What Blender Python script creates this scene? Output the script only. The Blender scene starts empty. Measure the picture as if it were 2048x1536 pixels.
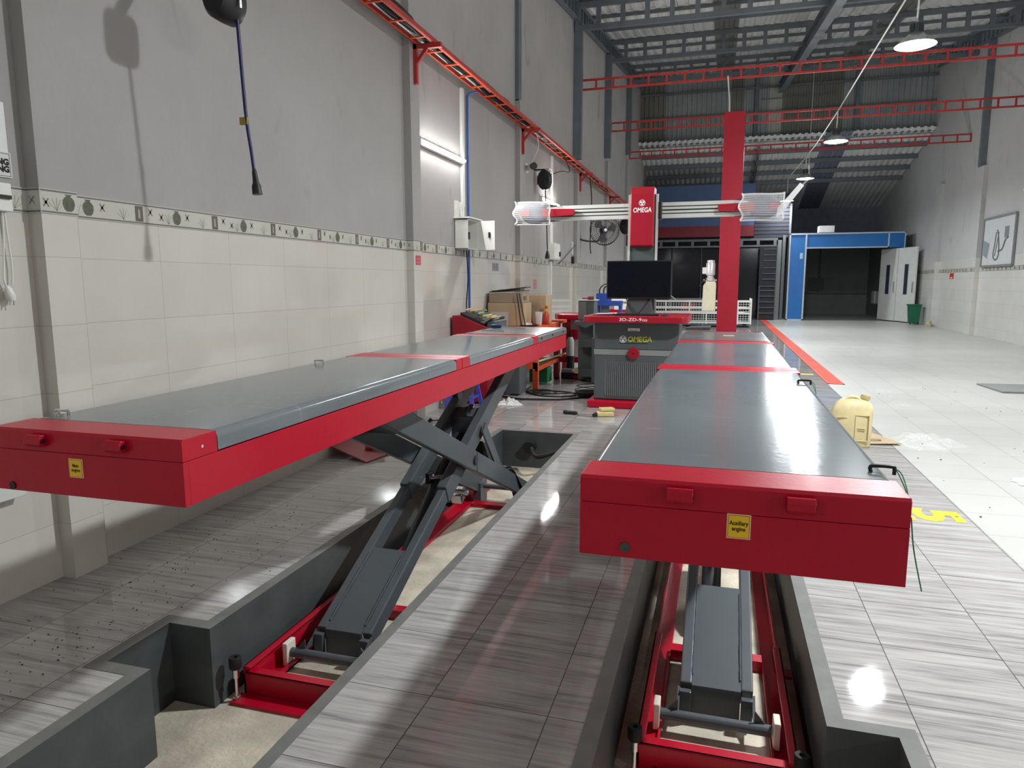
import bpy, math, random
from mathutils import Vector, Matrix
random.seed(7)
S = bpy.context.scene
COL = S.collection
V = Vector
PI = math.pi

# ---------------------------------------------------------------- camera
def make_camera():
    f, p, y, r, h = 1401.7, .14363, .28562, -.00209, 1.345
    fw = V((-math.sin(y)*math.cos(p), math.cos(y)*math.cos(p), -math.sin(p)))
    rt = V((math.cos(y), math.sin(y), 0)); up = rt.cross(fw)
    r2 = rt*math.cos(r)+up*math.sin(r); u2 = -rt*math.sin(r)+up*math.cos(r)
    m = Matrix((r2, u2, -fw)).transposed().to_4x4()
    m.translation = V((0, 0, h))
    cd = bpy.data.cameras.new('camera'); co = bpy.data.objects.new('camera', cd)
    COL.objects.link(co); co.matrix_world = m
    cd.sensor_fit = 'HORIZONTAL'; cd.sensor_width = 36; cd.lens = f/2048*36
    cd.clip_start = .03; cd.clip_end = 200
    S.camera = co
make_camera()

# ---------------------------------------------------------------- world, exposure, room lights
w = bpy.data.worlds.new('world'); S.world = w; w.use_nodes = True
w.node_tree.nodes['Background'].inputs[0].default_value = (.62, .72, .85, 1)
w.node_tree.nodes['Background'].inputs[1].default_value = .05
S.view_settings.view_transform = 'Standard'; S.view_settings.look = 'None'
S.view_settings.gamma = 1; S.view_settings.use_curve_mapping = False
S.view_settings.exposure = 0.3
S.cycles.max_bounces = 8 if hasattr(S, 'cycles') else 8

LAMP_X, LAMP_Z = 2.12, 4.12
LAMP_Y = [3.9, 9.8, 15.8, 21.1, 26.6]       # high-bay lamps on the cable down the hall
LAMP_W = [200, 130, 125, 125, 50]
TUBE_R = (-1.5, 2.45)
TUBES = [(7.12, 2.70), (12.0, 2.70), (-1.7, 2.70)] # wall tubes (y, z) on the left wall
def light(name, typ, loc, power, color, **k):
    l = bpy.data.lights.new(name, typ); l.energy = power; l.color = color
    for a, b in k.items(): setattr(l, a, b)
    o = bpy.data.objects.new(name, l); o.location = loc; COL.objects.link(o); return o
for ly, lw in zip(LAMP_Y, LAMP_W):
    light('added_wall_fill', 'POINT', (LAMP_X, ly, LAMP_Z-.13), lw*.5, (.95, .985, 1), shadow_soft_size=.07)  # added fill below each shade, lifts the upper walls and roof
    light('lamp_light', 'AREA', (LAMP_X, ly, LAMP_Z-.02), lw, (.93, .98, 1), shape='DISK', size=.26, spread=math.radians(170))
for ty, tz in TUBES:
    o = light('tube_light', 'AREA', (-2.79, ty, tz), 52 if ty > 0 else 14, (1, .985, .97), shape='RECTANGLE', size=.05, size_y=1.1)
    o.rotation_euler = (PI/2, 0, -PI/2); o.rotation_euler = (0, PI/2, 0); o.rotation_euler = Matrix(((0,0,-1),(0,1,0),(1,0,0))).to_euler()

o = light('tube_light', 'AREA', (6.19, TUBE_R[0], TUBE_R[1]), 45, (1, .985, .97), shape='RECTANGLE', size=.05, size_y=1.1)
o.rotation_euler = Matrix(((0,0,1),(0,1,0),(-1,0,0))).to_euler()

# ---------------------------------------------------------------- materials
MATS = {}
def nd(t, typ, **k):
    n = t.nodes.new(typ)
    for a, b in k.items(): setattr(n, a, b)
    return n
def mat(name, col, rough=.5, metal=0, bump=0, bscale=30, var=.0, vscale=4, coat=0, emit=0, trans=0, alpha=1, ior=1.45, stretch=None, scratch=0):
    if name in MATS: return MATS[name]
    m = bpy.data.materials.new(name); m.use_nodes = True; t = m.node_tree
    b = t.nodes['Principled BSDF']; MATS[name] = m
    c = (*col, 1)
    b.inputs['Base Color'].default_value = c; b.inputs['Roughness'].default_value = rough
    b.inputs['Metallic'].default_value = metal; b.inputs['IOR'].default_value = ior
    if coat: b.inputs['Coat Weight'].default_value = coat; b.inputs['Coat Roughness'].default_value = .12
    if trans: b.inputs['Transmission Weight'].default_value = trans
    if alpha < 1: b.inputs['Alpha'].default_value = alpha
    if emit: b.inputs['Emission Color'].default_value = c; b.inputs['Emission Strength'].default_value = emit
    geo = nd(t, 'ShaderNodeNewGeometry')
    vec = geo.outputs['Position']
    if stretch:
        mp = nd(t, 'ShaderNodeMapping'); mp.inputs['Scale'].default_value = stretch
        t.links.new(vec, mp.inputs[0]); vec = mp.outputs[0]
    # every surface gets at least a faint procedural variation
    nz = nd(t, 'ShaderNodeTexNoise'); nz.inputs['Scale'].default_value = vscale; nz.inputs['Detail'].default_value = 6
    t.links.new(vec, nz.inputs['Vector'])
    v = var or .05
    mr = nd(t, 'ShaderNodeMapRange'); mr.inputs['From Min'].default_value = .3; mr.inputs['From Max'].default_value = .7
    mr.inputs['To Min'].default_value = 1-v; mr.inputs['To Max'].default_value = 1+v
    t.links.new(nz.outputs['Fac'], mr.inputs['Value'])
    mx = nd(t, 'ShaderNodeVectorMath', operation='SCALE'); mx.inputs[0].default_value = col
    t.links.new(mr.outputs[0], mx.inputs['Scale'])
    colout = mx.outputs[0]
    if scratch:
        n2 = nd(t, 'ShaderNodeTexNoise'); n2.inputs['Scale'].default_value = 3; n2.inputs['Detail'].default_value = 8; n2.inputs['Distortion'].default_value = 1.2
        mp = nd(t, 'ShaderNodeMapping'); mp.inputs['Scale'].default_value = (1.4, 9, 1)
        t.links.new(geo.outputs['Position'], mp.inputs[0]); t.links.new(mp.outputs[0], n2.inputs['Vector'])
        rr = nd(t, 'ShaderNodeMapRange'); rr.inputs['From Min'].default_value = .64; rr.inputs['From Max'].default_value = .78
        rr.inputs['To Max'].default_value = scratch
        t.links.new(n2.outputs['Fac'], rr.inputs['Value'])
        mm = nd(t, 'ShaderNodeMix', data_type='RGBA'); mm.inputs['B'].default_value = (.5, .5, .48, 1)
        t.links.new(rr.outputs[0], mm.inputs['Factor']); t.links.new(colout, mm.inputs['A']); colout = mm.outputs['Result']
        r3 = nd(t, 'ShaderNodeMapRange'); r3.inputs['To Min'].default_value = rough*.75; r3.inputs['To Max'].default_value = rough*1.3
        t.links.new(nz.outputs['Fac'], r3.inputs['Value']); t.links.new(r3.outputs[0], b.inputs['Roughness'])
    if not emit: t.links.new(colout, b.inputs['Base Color'])
    if bump:
        n3 = nd(t, 'ShaderNodeTexNoise'); n3.inputs['Scale'].default_value = bscale; n3.inputs['Detail'].default_value = 5
        t.links.new(geo.outputs['Position'], n3.inputs['Vector'])
        bp = nd(t, 'ShaderNodeBump'); bp.inputs['Strength'].default_value = bump; bp.inputs['Distance'].default_value = .01
        t.links.new(n3.outputs['Fac'], bp.inputs['Height']); t.links.new(bp.outputs[0], b.inputs['Normal'])
    return m
REDP = mat('post_red_enamel', (.34, .005, .02), .36, coat=.1, var=.08, vscale=1.5)
RED = mat('lift_red_enamel', (.46, .0028, .022), .34, coat=.08, ior=1.38, var=.06, vscale=2, bump=.05, bscale=60)
REDS = mat('structural_red_paint', (.42, .035, .03), .55, var=.15)
ORANGE = mat('orange_paint', (.78, .1, .025), .5, var=.08)
DRAINC = mat('drain_orange', (.66, .075, .04), .6, var=.1)
ARM = mat('dark_grey_enamel', (.075, .088, .098), .42, coat=.15, var=.1, vscale=3)
ARMB = mat('dark_steel_inner', (.03, .032, .036), .5)
DECK = mat('deck_grey_enamel', (.16, .18, .19), .16, ior=1.34, var=.12, vscale=1.5, scratch=.3, bump=.03, bscale=40)
DECKS = mat('deck_bare_steel', (.26, .27, .27), .22, metal=.5, var=.1, scratch=.4)
BLACK = mat('black_plastic', (.012, .012, .014), .45)
RUBBER = mat('black_rubber', (.01, .01, .01), .7)
CHROME = mat('chrome', (.75, .75, .76), .18, metal=1)
ZINC = mat('zinc_plated_steel', (.55, .56, .56), .35, metal=.8)
WHITEP = mat('white_plastic', (.74, .74, .7), .4)
WHITEPAINT = mat('white_paint', (.8, .8, .76), .5)
NYLON = mat('nylon_block', (.82, .76, .66), .5)
YELLOW = mat('sticker_yellow', (.9, .55, .02), .45)
STKEDGE = mat('sticker_edge', (.95, .62, .35), .5)
TXTK = mat('print_black', (.012, .008, .006), .6)
TXTW = mat('print_white', (.9, .9, .9), .5)
TXTY = mat('print_yellow', (.6, .6, .04), .5)
CABG = mat('cabinet_grey', (.085, .1, .105), .45, var=.06, bump=.05, bscale=200)
STEEL = mat('roof_steel_grey', (.14, .16, .178), .55, var=.1)
SHEET = mat('roof_sheet_zinc', (.74, .75, .73), .5, var=.12, vscale=1)
SHEETD = mat('roof_sheet_dark', (.19, .19, .165), .5, var=.15, vscale=1)
SHEETW = mat('clerestory_sheet', (.3, .33, .33), .6, var=.12, vscale=1)
SHEETL = mat('clerestory_sheet_pale', (.45, .46, .43), .6, var=.12, vscale=1)
PITW = mat('pit_paint_shaded', (.065, .073, .074), .55, var=.18, vscale=6, bump=.15, bscale=18)  # same grey paint as the rim, shade inside the pit put into the colour
RIM = mat('pit_paint_lit', (.16, .16, .152), .6, var=.14, vscale=9, bump=.15, bscale=30)  # same paint as the pit walls, paler because the light is coloured in
CONC = mat('pit_floor_concrete', (.56, .5, .4), .85, var=.28, vscale=5, bump=.5, bscale=45)
NAVY = mat('far_navy_wall', (.2, .21, .28), .7, var=.1)
BLUEP = mat('booth_blue', (.02, .17, .52), .4, var=.06)
FASB = mat('fascia_blue', (.07, .12, .25), .55, var=.06)  # blue greyed down, distant haze is mixed into the colour
FASR = mat('fascia_red', (.2, .02, .03), .55, var=.06)
BOOTHIN = mat('booth_inner_panel', (.2, .21, .21), .6, var=.06)
CARD = mat('cardboard', (.45, .33, .2), .8, var=.08)
CARDD = mat('cardboard_dark', (.33, .25, .17), .8, var=.08)
BLUEPL = mat('blue_plastic', (.07, .09, .5), .4)
BLUEPIPE = mat('blue_pipe', (.02, .1, .42), .4)
BLUEM = mat('machine_blue', (.02, .07, .36), .45)
GREEN = mat('bin_green', (.012, .13, .07), .5)
GWIRE = mat('green_wire', (.02, .22, .08), .4)
CREAM = mat('cream_plastic', (.78, .7, .45), .45)
FANM = mat('dark_fan_metal', (.03, .03, .035), .5)
TILEW = None
# jug: translucent dirty plastic
JUG = mat('jug_plastic', (.7, .6, .34), .42, var=.1, vscale=12)
JUG.node_tree.nodes['Principled BSDF'].inputs['Subsurface Weight'].default_value = .4
JUG.node_tree.nodes['Principled BSDF'].inputs['Subsurface Radius'].default_value = (.08, .06, .03)
FILM = mat('clear_film', (.95, .95, .95), .15, alpha=.13)
WRAP = mat('foam_wrap', (.9, .9, .9), .35, alpha=.22)
WRAPS = mat('foam_wrap_fold', (.85, .86, .87), .4, alpha=.6)
LED = mat('lamp_diffuser', (.95, 1, 1), .5, emit=14)
TUBEM = mat('tube_glow', (1, .98, .96), .5, emit=45)
SCREEN = mat('screen_glass', (.004, .004, .009), .1, ior=1.3)
TRAYMESH = mat('galvanised_pipe', (.6, .6, .58), .4, metal=.4)
PAPER = mat('paper_white', (.8, .8, .78), .7)
ALUP = mat('aluminium_profile', (.68, .7, .66), .35, metal=.35, var=.04)

def world_yz_tile(name, w_, h_, oy, oz, c1, c2, mortar, rough, msize=.0025):
    m = bpy.data.materials.new(name); m.use_nodes = True; t = m.node_tree; b = t.nodes['Principled BSDF']
    g = nd(t, 'ShaderNodeNewGeometry'); sp = nd(t, 'ShaderNodeSeparateXYZ'); cb = nd(t, 'ShaderNodeCombineXYZ')
    t.links.new(g.outputs['Position'], sp.inputs[0])
    a = nd(t, 'ShaderNodeMath', operation='SUBTRACT'); a.inputs[1].default_value = oy
    c = nd(t, 'ShaderNodeMath', operation='SUBTRACT'); c.inputs[1].default_value = oz
    t.links.new(sp.outputs['Y'], a.inputs[0]); t.links.new(sp.outputs['Z'], c.inputs[0])
    t.links.new(a.outputs[0], cb.inputs[0]); t.links.new(c.outputs[0], cb.inputs[1])
    br = nd(t, 'ShaderNodeTexBrick', offset=0); br.inputs['Scale'].default_value = 1
    br.inputs['Brick Width'].default_value = w_; br.inputs['Row Height'].default_value = h_
    br.inputs['Mortar Size'].default_value = msize; br.inputs['Mortar Smooth'].default_value = .2
    br.inputs['Color1'].default_value = (*c1, 1); br.inputs['Color2'].default_value = (*c2, 1); br.inputs['Mortar'].default_value = (*mortar, 1)
    t.links.new(cb.outputs[0], br.inputs['Vector'])
    nz = nd(t, 'ShaderNodeTexNoise'); nz.inputs['Scale'].default_value = 2.5; nz.inputs['Detail'].default_value = 5
    t.links.new(g.outputs['Position'], nz.inputs['Vector'])
    mr = nd(t, 'ShaderNodeMapRange'); mr.inputs['To Min'].default_value = .9; mr.inputs['To Max'].default_value = 1.08
    t.links.new(nz.outputs['Fac'], mr.inputs['Value'])
    mx = nd(t, 'ShaderNodeVectorMath', operation='SCALE'); t.links.new(br.outputs['Color'], mx.inputs[0]); t.links.new(mr.outputs[0], mx.inputs['Scale'])
    t.links.new(mx.outputs[0], b.inputs['Base Color']); b.inputs['Roughness'].default_value = rough
    bp = nd(t, 'ShaderNodeBump'); bp.inputs['Strength'].default_value = .25; bp.inputs['Distance'].default_value = .004
    n4 = nd(t, 'ShaderNodeTexNoise'); n4.inputs['Scale'].default_value = 2.2
    t.links.new(g.outputs['Position'], n4.inputs['Vector']); t.links.new(n4.outputs['Fac'], bp.inputs['Height']); t.links.new(bp.outputs[0], b.inputs['Normal'])
    return m
TILEW = world_yz_tile('wall_tile_cream', .56, .3, 3.117, -.04, (.62, .595, .54), (.60, .575, .52), (.45, .42, .37), .08, .0018)
TILER = world_yz_tile('wall_tile_right', .6, .3, 1.0, -.07, (.66, .65, .61), (.62, .61, .58), (.45, .43, .4), .3)

def plaster(name, lo, hi, warm=0):
    m = bpy.data.materials.new(name); m.use_nodes = True; t = m.node_tree; b = t.nodes['Principled BSDF']
    g = nd(t, 'ShaderNodeNewGeometry')
    nz = nd(t, 'ShaderNodeTexNoise'); nz.inputs['Scale'].default_value = 1.1; nz.inputs['Detail'].default_value = 9; nz.inputs['Roughness'].default_value = .6
    t.links.new(g.outputs['Position'], nz.inputs['Vector'])
    cr = nd(t, 'ShaderNodeValToRGB'); e = cr.color_ramp.elements
    e[0].position = .3; e[0].color = (*lo, 1); e[1].position = .7; e[1].color = (*hi, 1)
    t.links.new(nz.outputs['Fac'], cr.inputs[0])
    # pale scuffs and rain streaks with their own shape
    mp = nd(t, 'ShaderNodeMapping'); mp.inputs['Scale'].default_value = (1, 2.2, .7)
    n2 = nd(t, 'ShaderNodeTexNoise'); n2.inputs['Scale'].default_value = 1.7; n2.inputs['Detail'].default_value = 10; n2.inputs['Distortion'].default_value = .8
    t.links.new(g.outputs['Position'], mp.inputs[0]); t.links.new(mp.outputs[0], n2.inputs['Vector'])
    mr = nd(t, 'ShaderNodeMapRange'); mr.inputs['From Min'].default_value = .62; mr.inputs['From Max'].default_value = .75; mr.inputs['To Max'].default_value = .4
    t.links.new(n2.outputs['Fac'], mr.inputs['Value'])
    mm = nd(t, 'ShaderNodeMix', data_type='RGBA'); mm.inputs['B'].default_value = (.12, .12, .11, 1)
    t.links.new(mr.outputs[0], mm.inputs['Factor']); t.links.new(cr.outputs[0], mm.inputs['A'])
    t.links.new(mm.outputs['Result'], b.inputs['Base Color']); b.inputs['Roughness'].default_value = .85
    bp = nd(t, 'ShaderNodeBump'); bp.inputs['Strength'].default_value = .12; bp.inputs['Distance'].default_value = .01
    n3 = nd(t, 'ShaderNodeTexNoise'); n3.inputs['Scale'].default_value = 25
    t.links.new(g.outputs['Position'], n3.inputs['Vector']); t.links.new(n3.outputs['Fac'], bp.inputs['Height']); t.links.new(bp.outputs[0], b.inputs['Normal'])
    return m
PLAST = plaster('wall_paint_grey', (.345, .33, .32), (.39, .375, .365))
PLASTR = plaster('wall_paint_grey_right', (.46, .46, .46), (.51, .51, .51))

def floor_wood():
    m = bpy.data.materials.new('wood_grain_tile'); m.use_nodes = True; t = m.node_tree; b = t.nodes['Principled BSDF']
    uv = nd(t, 'ShaderNodeUVMap'); fl = nd(t, 'ShaderNodeVectorMath', operation='FLOOR'); t.links.new(uv.outputs[0], fl.inputs[0])
    wn = nd(t, 'ShaderNodeTexWhiteNoise', noise_dimensions='2D'); t.links.new(fl.outputs[0], wn.inputs['Vector'])
    sc = nd(t, 'ShaderNodeVectorMath', operation='SCALE'); t.links.new(wn.outputs['Color'], sc.inputs[0]); sc.inputs['Scale'].default_value = 7
    ad = nd(t, 'ShaderNodeVectorMath', operation='ADD'); t.links.new(uv.outputs[0], ad.inputs[0]); t.links.new(sc.outputs[0], ad.inputs[1])
    def nz(sx, sy, det, dist=0):
        mp = nd(t, 'ShaderNodeMapping'); mp.inputs['Scale'].default_value = (sx, sy, 1); t.links.new(ad.outputs[0], mp.inputs[0])
        n = nd(t, 'ShaderNodeTexNoise'); n.inputs['Scale'].default_value = 1; n.inputs['Detail'].default_value = det; n.inputs['Distortion'].default_value = dist
        n.inputs['Roughness'].default_value = .6
        t.links.new(mp.outputs[0], n.inputs['Vector']); return n.outputs['Fac']
    a, c, d = nz(.9, 14, 4, .3), nz(1.6, 60, 5), nz(.8, 3.2, 3)
    m1 = nd(t, 'ShaderNodeMath', operation='MULTIPLY_ADD'); t.links.new(a, m1.inputs[0]); m1.inputs[1].default_value = .55
    m2 = nd(t, 'ShaderNodeMath', operation='MULTIPLY'); t.links.new(c, m2.inputs[0]); m2.inputs[1].default_value = .3; t.links.new(m2.outputs[0], m1.inputs[2])
    m3 = nd(t, 'ShaderNodeMath', operation='MULTIPLY_ADD'); t.links.new(d, m3.inputs[0]); m3.inputs[1].default_value = .2; t.links.new(m1.outputs[0], m3.inputs[2])
    cr = nd(t, 'ShaderNodeValToRGB'); t.links.new(m3.outputs[0], cr.inputs[0]); e = cr.color_ramp.elements
    e[0].position = .4; e[0].color = (.23, .22, .215, 1); e[1].position = .64; e[1].color = (.49, .475, .455, 1)
    x = cr.color_ramp.elements.new(.5); x.color = (.375, .36, .35, 1)
    br = nd(t, 'ShaderNodeTexBrick', offset=0); br.inputs['Scale'].default_value = 1; br.inputs['Brick Width'].default_value = 1; br.inputs['Row Height'].default_value = 1
    br.inputs['Mortar Size'].default_value = .0045; br.inputs['Mortar Smooth'].default_value = .1; t.links.new(uv.outputs[0], br.inputs['Vector'])
    mm = nd(t, 'ShaderNodeMix', data_type='RGBA'); t.links.new(br.outputs['Fac'], mm.inputs['Factor']); t.links.new(cr.outputs[0], mm.inputs['A']); mm.inputs['B'].default_value = (.1, .095, .09, 1)
    t.links.new(mm.outputs['Result'], b.inputs['Base Color'])
    g = nd(t, 'ShaderNodeNewGeometry'); n5 = nd(t, 'ShaderNodeTexNoise'); n5.inputs['Scale'].default_value = 5; n5.inputs['Detail'].default_value = 8
    t.links.new(g.outputs['Position'], n5.inputs['Vector'])
    mr = nd(t, 'ShaderNodeMapRange'); mr.inputs['From Min'].default_value = .35; mr.inputs['From Max'].default_value = .7; mr.inputs['To Min'].default_value = .03; mr.inputs['To Max'].default_value = .065; b.inputs['IOR'].default_value = 1.36
    t.links.new(n5.outputs['Fac'], mr.inputs['Value']); t.links.new(mr.outputs[0], b.inputs['Roughness'])
    bp = nd(t, 'ShaderNodeBump'); bp.inputs['Strength'].default_value = .012; bp.inputs['Distance'].default_value = .002
    t.links.new(c, bp.inputs['Height']); t.links.new(bp.outputs[0], b.inputs['Normal'])
    return m
FWOOD = floor_wood()
def floor_white():
    m = bpy.data.materials.new('white_floor_tile'); m.use_nodes = True; t = m.node_tree; b = t.nodes['Principled BSDF']
    g = nd(t, 'ShaderNodeNewGeometry'); mp = nd(t, 'ShaderNodeMapping'); mp.inputs['Location'].default_value = (-1.43, -.18, 0); t.links.new(g.outputs['Position'], mp.inputs[0])
    br = nd(t, 'ShaderNodeTexBrick', offset=0); br.inputs['Scale'].default_value = 1; br.inputs['Brick Width'].default_value = .4; br.inputs['Row Height'].default_value = .4
    br.inputs['Mortar Size'].default_value = .0022; br.inputs['Color1'].default_value = (.52, .515, .485, 1); br.inputs['Color2'].default_value = (.49, .485, .455, 1); br.inputs['Mortar'].default_value = (.24, .235, .22, 1)
    t.links.new(mp.outputs[0], br.inputs['Vector'])
    nz = nd(t, 'ShaderNodeTexNoise'); nz.inputs['Scale'].default_value = 1.2; nz.inputs['Detail'].default_value = 8; t.links.new(g.outputs['Position'], nz.inputs['Vector'])
    mr = nd(t, 'ShaderNodeMapRange'); mr.inputs['To Min'].default_value = .82; mr.inputs['To Max'].default_value = 1.12; t.links.new(nz.outputs['Fac'], mr.inputs['Value'])
    mx = nd(t, 'ShaderNodeVectorMath', operation='SCALE'); t.links.new(br.outputs['Color'], mx.inputs[0]); t.links.new(mr.outputs[0], mx.inputs['Scale'])
    t.links.new(mx.outputs[0], b.inputs['Base Color']); b.inputs['Roughness'].default_value = .33
    return m
FWHITE = floor_white()

# ---------------------------------------------------------------- builders
ORG = {}
def cp(o, label=None, cat=None, group=None, kind=None):
    if label: o['label'] = label
    if cat: o['category'] = cat
    if group: o['group'] = group
    if kind: o['kind'] = kind
    return o
def thing(name, label, cat, loc, group=None):
    o = bpy.data.objects.new(name, None); COL.objects.link(o); o.empty_display_size = .1
    o.location = loc; ORG[o.name] = V(loc); return cp(o, label, cat, group)
def rot(ax, ang): return Matrix.Rotation(math.radians(ang), 3, ax)
class MB:
    def __init__(s): s.v = []; s.f = []; s.m = []; s.cur = 0; s.uv = None
    def add(s, vs, fs):
        n = len(s.v); s.v += [V(p) for p in vs]; s.f += [[n+i for i in f] for f in fs]; s.m += [s.cur]*len(fs); return s
    def use(s, i): s.cur = i; return s
    def box(s, x0, x1, y0, y1, z0, z1):
        return s.add([(x0,y0,z0),(x1,y0,z0),(x1,y1,z0),(x0,y1,z0),(x0,y0,z1),(x1,y0,z1),(x1,y1,z1),(x0,y1,z1)],
                     [(0,3,2,1),(4,5,6,7),(0,1,5,4),(1,2,6,5),(2,3,7,6),(3,0,4,7)])
    def obox(s, c, d, R):
        c = V(c); hx, hy, hz = d[0]/2, d[1]/2, d[2]/2
        pts = [c+R@V(p) for p in [(-hx,-hy,-hz),(hx,-hy,-hz),(hx,hy,-hz),(-hx,hy,-hz),(-hx,-hy,hz),(hx,-hy,hz),(hx,hy,hz),(-hx,hy,hz)]]
        return s.add(pts, [(0,3,2,1),(4,5,6,7),(0,1,5,4),(1,2,6,5),(2,3,7,6),(3,0,4,7)])
    def frame(s, p, q, up=(0,0,1)):
        d = (V(q)-V(p)).normalized(); u = V(up)
        if abs(d.dot(u)) > .98: u = V((1,0,0))
        sx = d.cross(u).normalized(); return d, sx, sx.cross(d)
    def bar(s, p, q, w, h, up=(0,0,1)):
        d, sx, u = s.frame(p, q, up); p, q = V(p), V(q); vs = []
        for e in (p, q):
            for a, b in ((-1,-1),(1,-1),(1,1),(-1,1)): vs.append(e+sx*w/2*a+u*h/2*b)
        return s.add(vs, [(0,1,2,3),(7,6,5,4),(0,4,5,1),(1,5,6,2),(2,6,7,3),(3,7,4,0)])
    def tube(s, pts, r, n=8, closed=False, caps=True):
        pts = [V(p) for p in pts]; N = len(pts); base = len(s.v); ref = None; rings = []
        for i, p in enumerate(pts):
            a = pts[(i-1) % N] if (closed or i > 0) else p; b = pts[(i+1) % N] if (closed or i < N-1) else p
            d = (b-a)
            if d.length < 1e-9: d = V((0,0,1))
            d.normalize()
            if ref is None: ref = V((0,0,1)) if abs(d.z) < .9 else V((1,0,0))
            x = d.cross(ref).normalized(); y = x.cross(d).normalized(); ref = y
            rr = r[i] if isinstance(r, (list, tuple)) else r
            rings.append([p+(x*math.cos(2*PI*k/n)+y*math.sin(2*PI*k/n))*rr for k in range(n)])
        vs = [v for g in rings for v in g]; fs = []
        for i in range(N if closed else N-1):
            j = (i+1) % N
            for k in range(n): fs.append((i*n+k, i*n+(k+1) % n, j*n+(k+1) % n, j*n+k))
        if not closed and caps: fs.append(tuple(range(n))[::-1]); fs.append(tuple((N-1)*n+k for k in range(n)))
        return s.add(vs, fs)
    def cyl(s, p, q, r, n=20): return s.tube([p, q], r, n)
    def lathe(s, c, prof, n=24, R=None):
        c = V(c); R = R or Matrix.Identity(3); vs = []; fs = []
        for r, z in prof:
            for k in range(n): vs.append(c+R@V((max(r, 1e-4)*math.cos(2*PI*k/n), max(r, 1e-4)*math.sin(2*PI*k/n), z)))
        for i in range(len(prof)-1):
            for k in range(n): fs.append((i*n+k, i*n+(k+1) % n, (i+1)*n+(k+1) % n, (i+1)*n+k))
        return s.add(vs, fs)
    def prism(s, poly, a, b, ax='x'):
        def mk(u, v, w_): return (w_, u, v) if ax == 'x' else ((u, w_, v) if ax == 'y' else (u, v, w_))
        n = len(poly); vs = [mk(u, v, a) for u, v in poly]+[mk(u, v, b) for u, v in poly]
        fs = [tuple(range(n))[::-1], tuple(range(n, 2*n))]+[(i, (i+1) % n, (i+1) % n+n, i+n) for i in range(n)]
        return s.add(vs, fs)
    def quad(s, a, b, c, d): return s.add([a, b, c, d], [(0, 1, 2, 3)])
    def wave(s, x0, x1, fn, pitch, amp, rows, n=6, prof=None):
        nx = max(2, int((x1-x0)/pitch*n)); vs = []; fs = []
        for r in rows:
            for i in range(nx+1):
                x = x0+(x1-x0)*i/nx; ph = (x/pitch) % 1
                o = amp*(1 if ph < .35 else (1-(ph-.35)/.12 if ph < .47 else (0 if ph < .88 else (ph-.88)/.12)))
                vs.append(fn(x, r, o))
        for j in range(len(rows)-1):
            for i in range(nx): a = j*(nx+1)+i; fs.append((a, a+1, a+nx+2, a+nx+1))
        return s.add(vs, fs)
    def build(s, name, m, parent=None, smooth=False, bevel=0, label=None, cat=None, group=None, kind=None, fix=True, ang=40, flat=False):
        me = bpy.data.meshes.new(name); top = parent is None
        if top:
            xs = [p.x for p in s.v]; ys = [p.y for p in s.v]; zs = [p.z for p in s.v]
            o0 = V(((min(xs)+max(xs))/2, (min(ys)+max(ys))/2, min(zs)))
            if kind == 'structure': o0 = V((0, 0, 0))
        else: o0 = ORG[parent.name]
        me.from_pydata([p-o0 for p in s.v], [], s.f)
        ms = m if isinstance(m, (list, tuple)) else [m]
        for x in ms: me.materials.append(x)
        if len(ms) > 1:
            for pl, i in zip(me.polygons, s.m): pl.material_index = i
        if fix:
            import bmesh
            bm = bmesh.new(); bm.from_mesh(me); bmesh.ops.recalc_face_normals(bm, faces=bm.faces); bm.to_mesh(me); bm.free()
        if smooth: me.shade_smooth(); me.set_sharp_from_angle(angle=math.radians(ang))
        o = bpy.data.objects.new(name, me); COL.objects.link(o)
        if top: o.location = o0; ORG[o.name] = o0
        else: o.parent = parent; ORG[o.name] = o0
        if bevel:
            b = o.modifiers.new('bevel', 'BEVEL'); b.width = bevel; b.segments = 2; b.limit_method = 'ANGLE'; b.angle_limit = math.radians(50)
        return cp(o, label, cat, group, kind)
def box_obj(name, m, dims, parent=None, **k): return MB().box(*dims).build(name, m, parent, **k)
def clone(root, loc, label=None, group=None):
    r = root.copy(); COL.objects.link(r); r.location = loc; ORG[r.name] = V(loc)
    if label: r['label'] = label
    if group: r['group'] = group
    def kids(a, b):
        for ch in list(a.children):
            c = ch.copy(); COL.objects.link(c); c.parent = b; kids(ch, c)
    kids(root, r); return r
_txt = {}
def text(s, txt, size, origin, xdir, ydir, m, name, parent, shear=0, bold=0, align='CENTER', ext=.0006, wid=None, label=None, space=1, lines=1.0):
    cu = bpy.data.curves.new('t', 'FONT'); cu.body = txt; cu.size = size; cu.align_x = align; cu.align_y = 'CENTER'
    cu.shear = shear; cu.offset = bold; cu.extrude = ext; cu.space_character = space; cu.space_line = lines; cu.resolution_u = 3
    to = bpy.data.objects.new('t', cu); COL.objects.link(to)
    dg = bpy.context.evaluated_depsgraph_get(); me = bpy.data.meshes.new_from_object(to.evaluated_get(dg))
    bpy.data.objects.remove(to)
    xs = [v.co.x for v in me.vertices]; W = max(xs)-min(xs); k = (wid/W) if wid else 1
    X, Y = V(xdir).normalized(), V(ydir).normalized(); Z = X.cross(Y); b = MB()
    b.v = [V(origin)+X*v.co.x*k+Y*v.co.y+Z*v.co.z for v in me.vertices]; b.f = [list(p.vertices) for p in me.polygons]; b.m = [0]*len(b.f)
    bpy.data.meshes.remove(me)
    return b.build(name, m, parent, label=label)
def arc(c, r, a0, a1, n, ax='xz', s=1):
    o = []
    for i in range(n+1):
        a = math.radians(a0+(a1-a0)*i/n); u, v = r*math.cos(a), r*s*math.sin(a)
        o.append(V(c)+V({'xz': (u, 0, v), 'yz': (0, u, v), 'xy': (u, v, 0)}[ax]))
    return o
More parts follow.
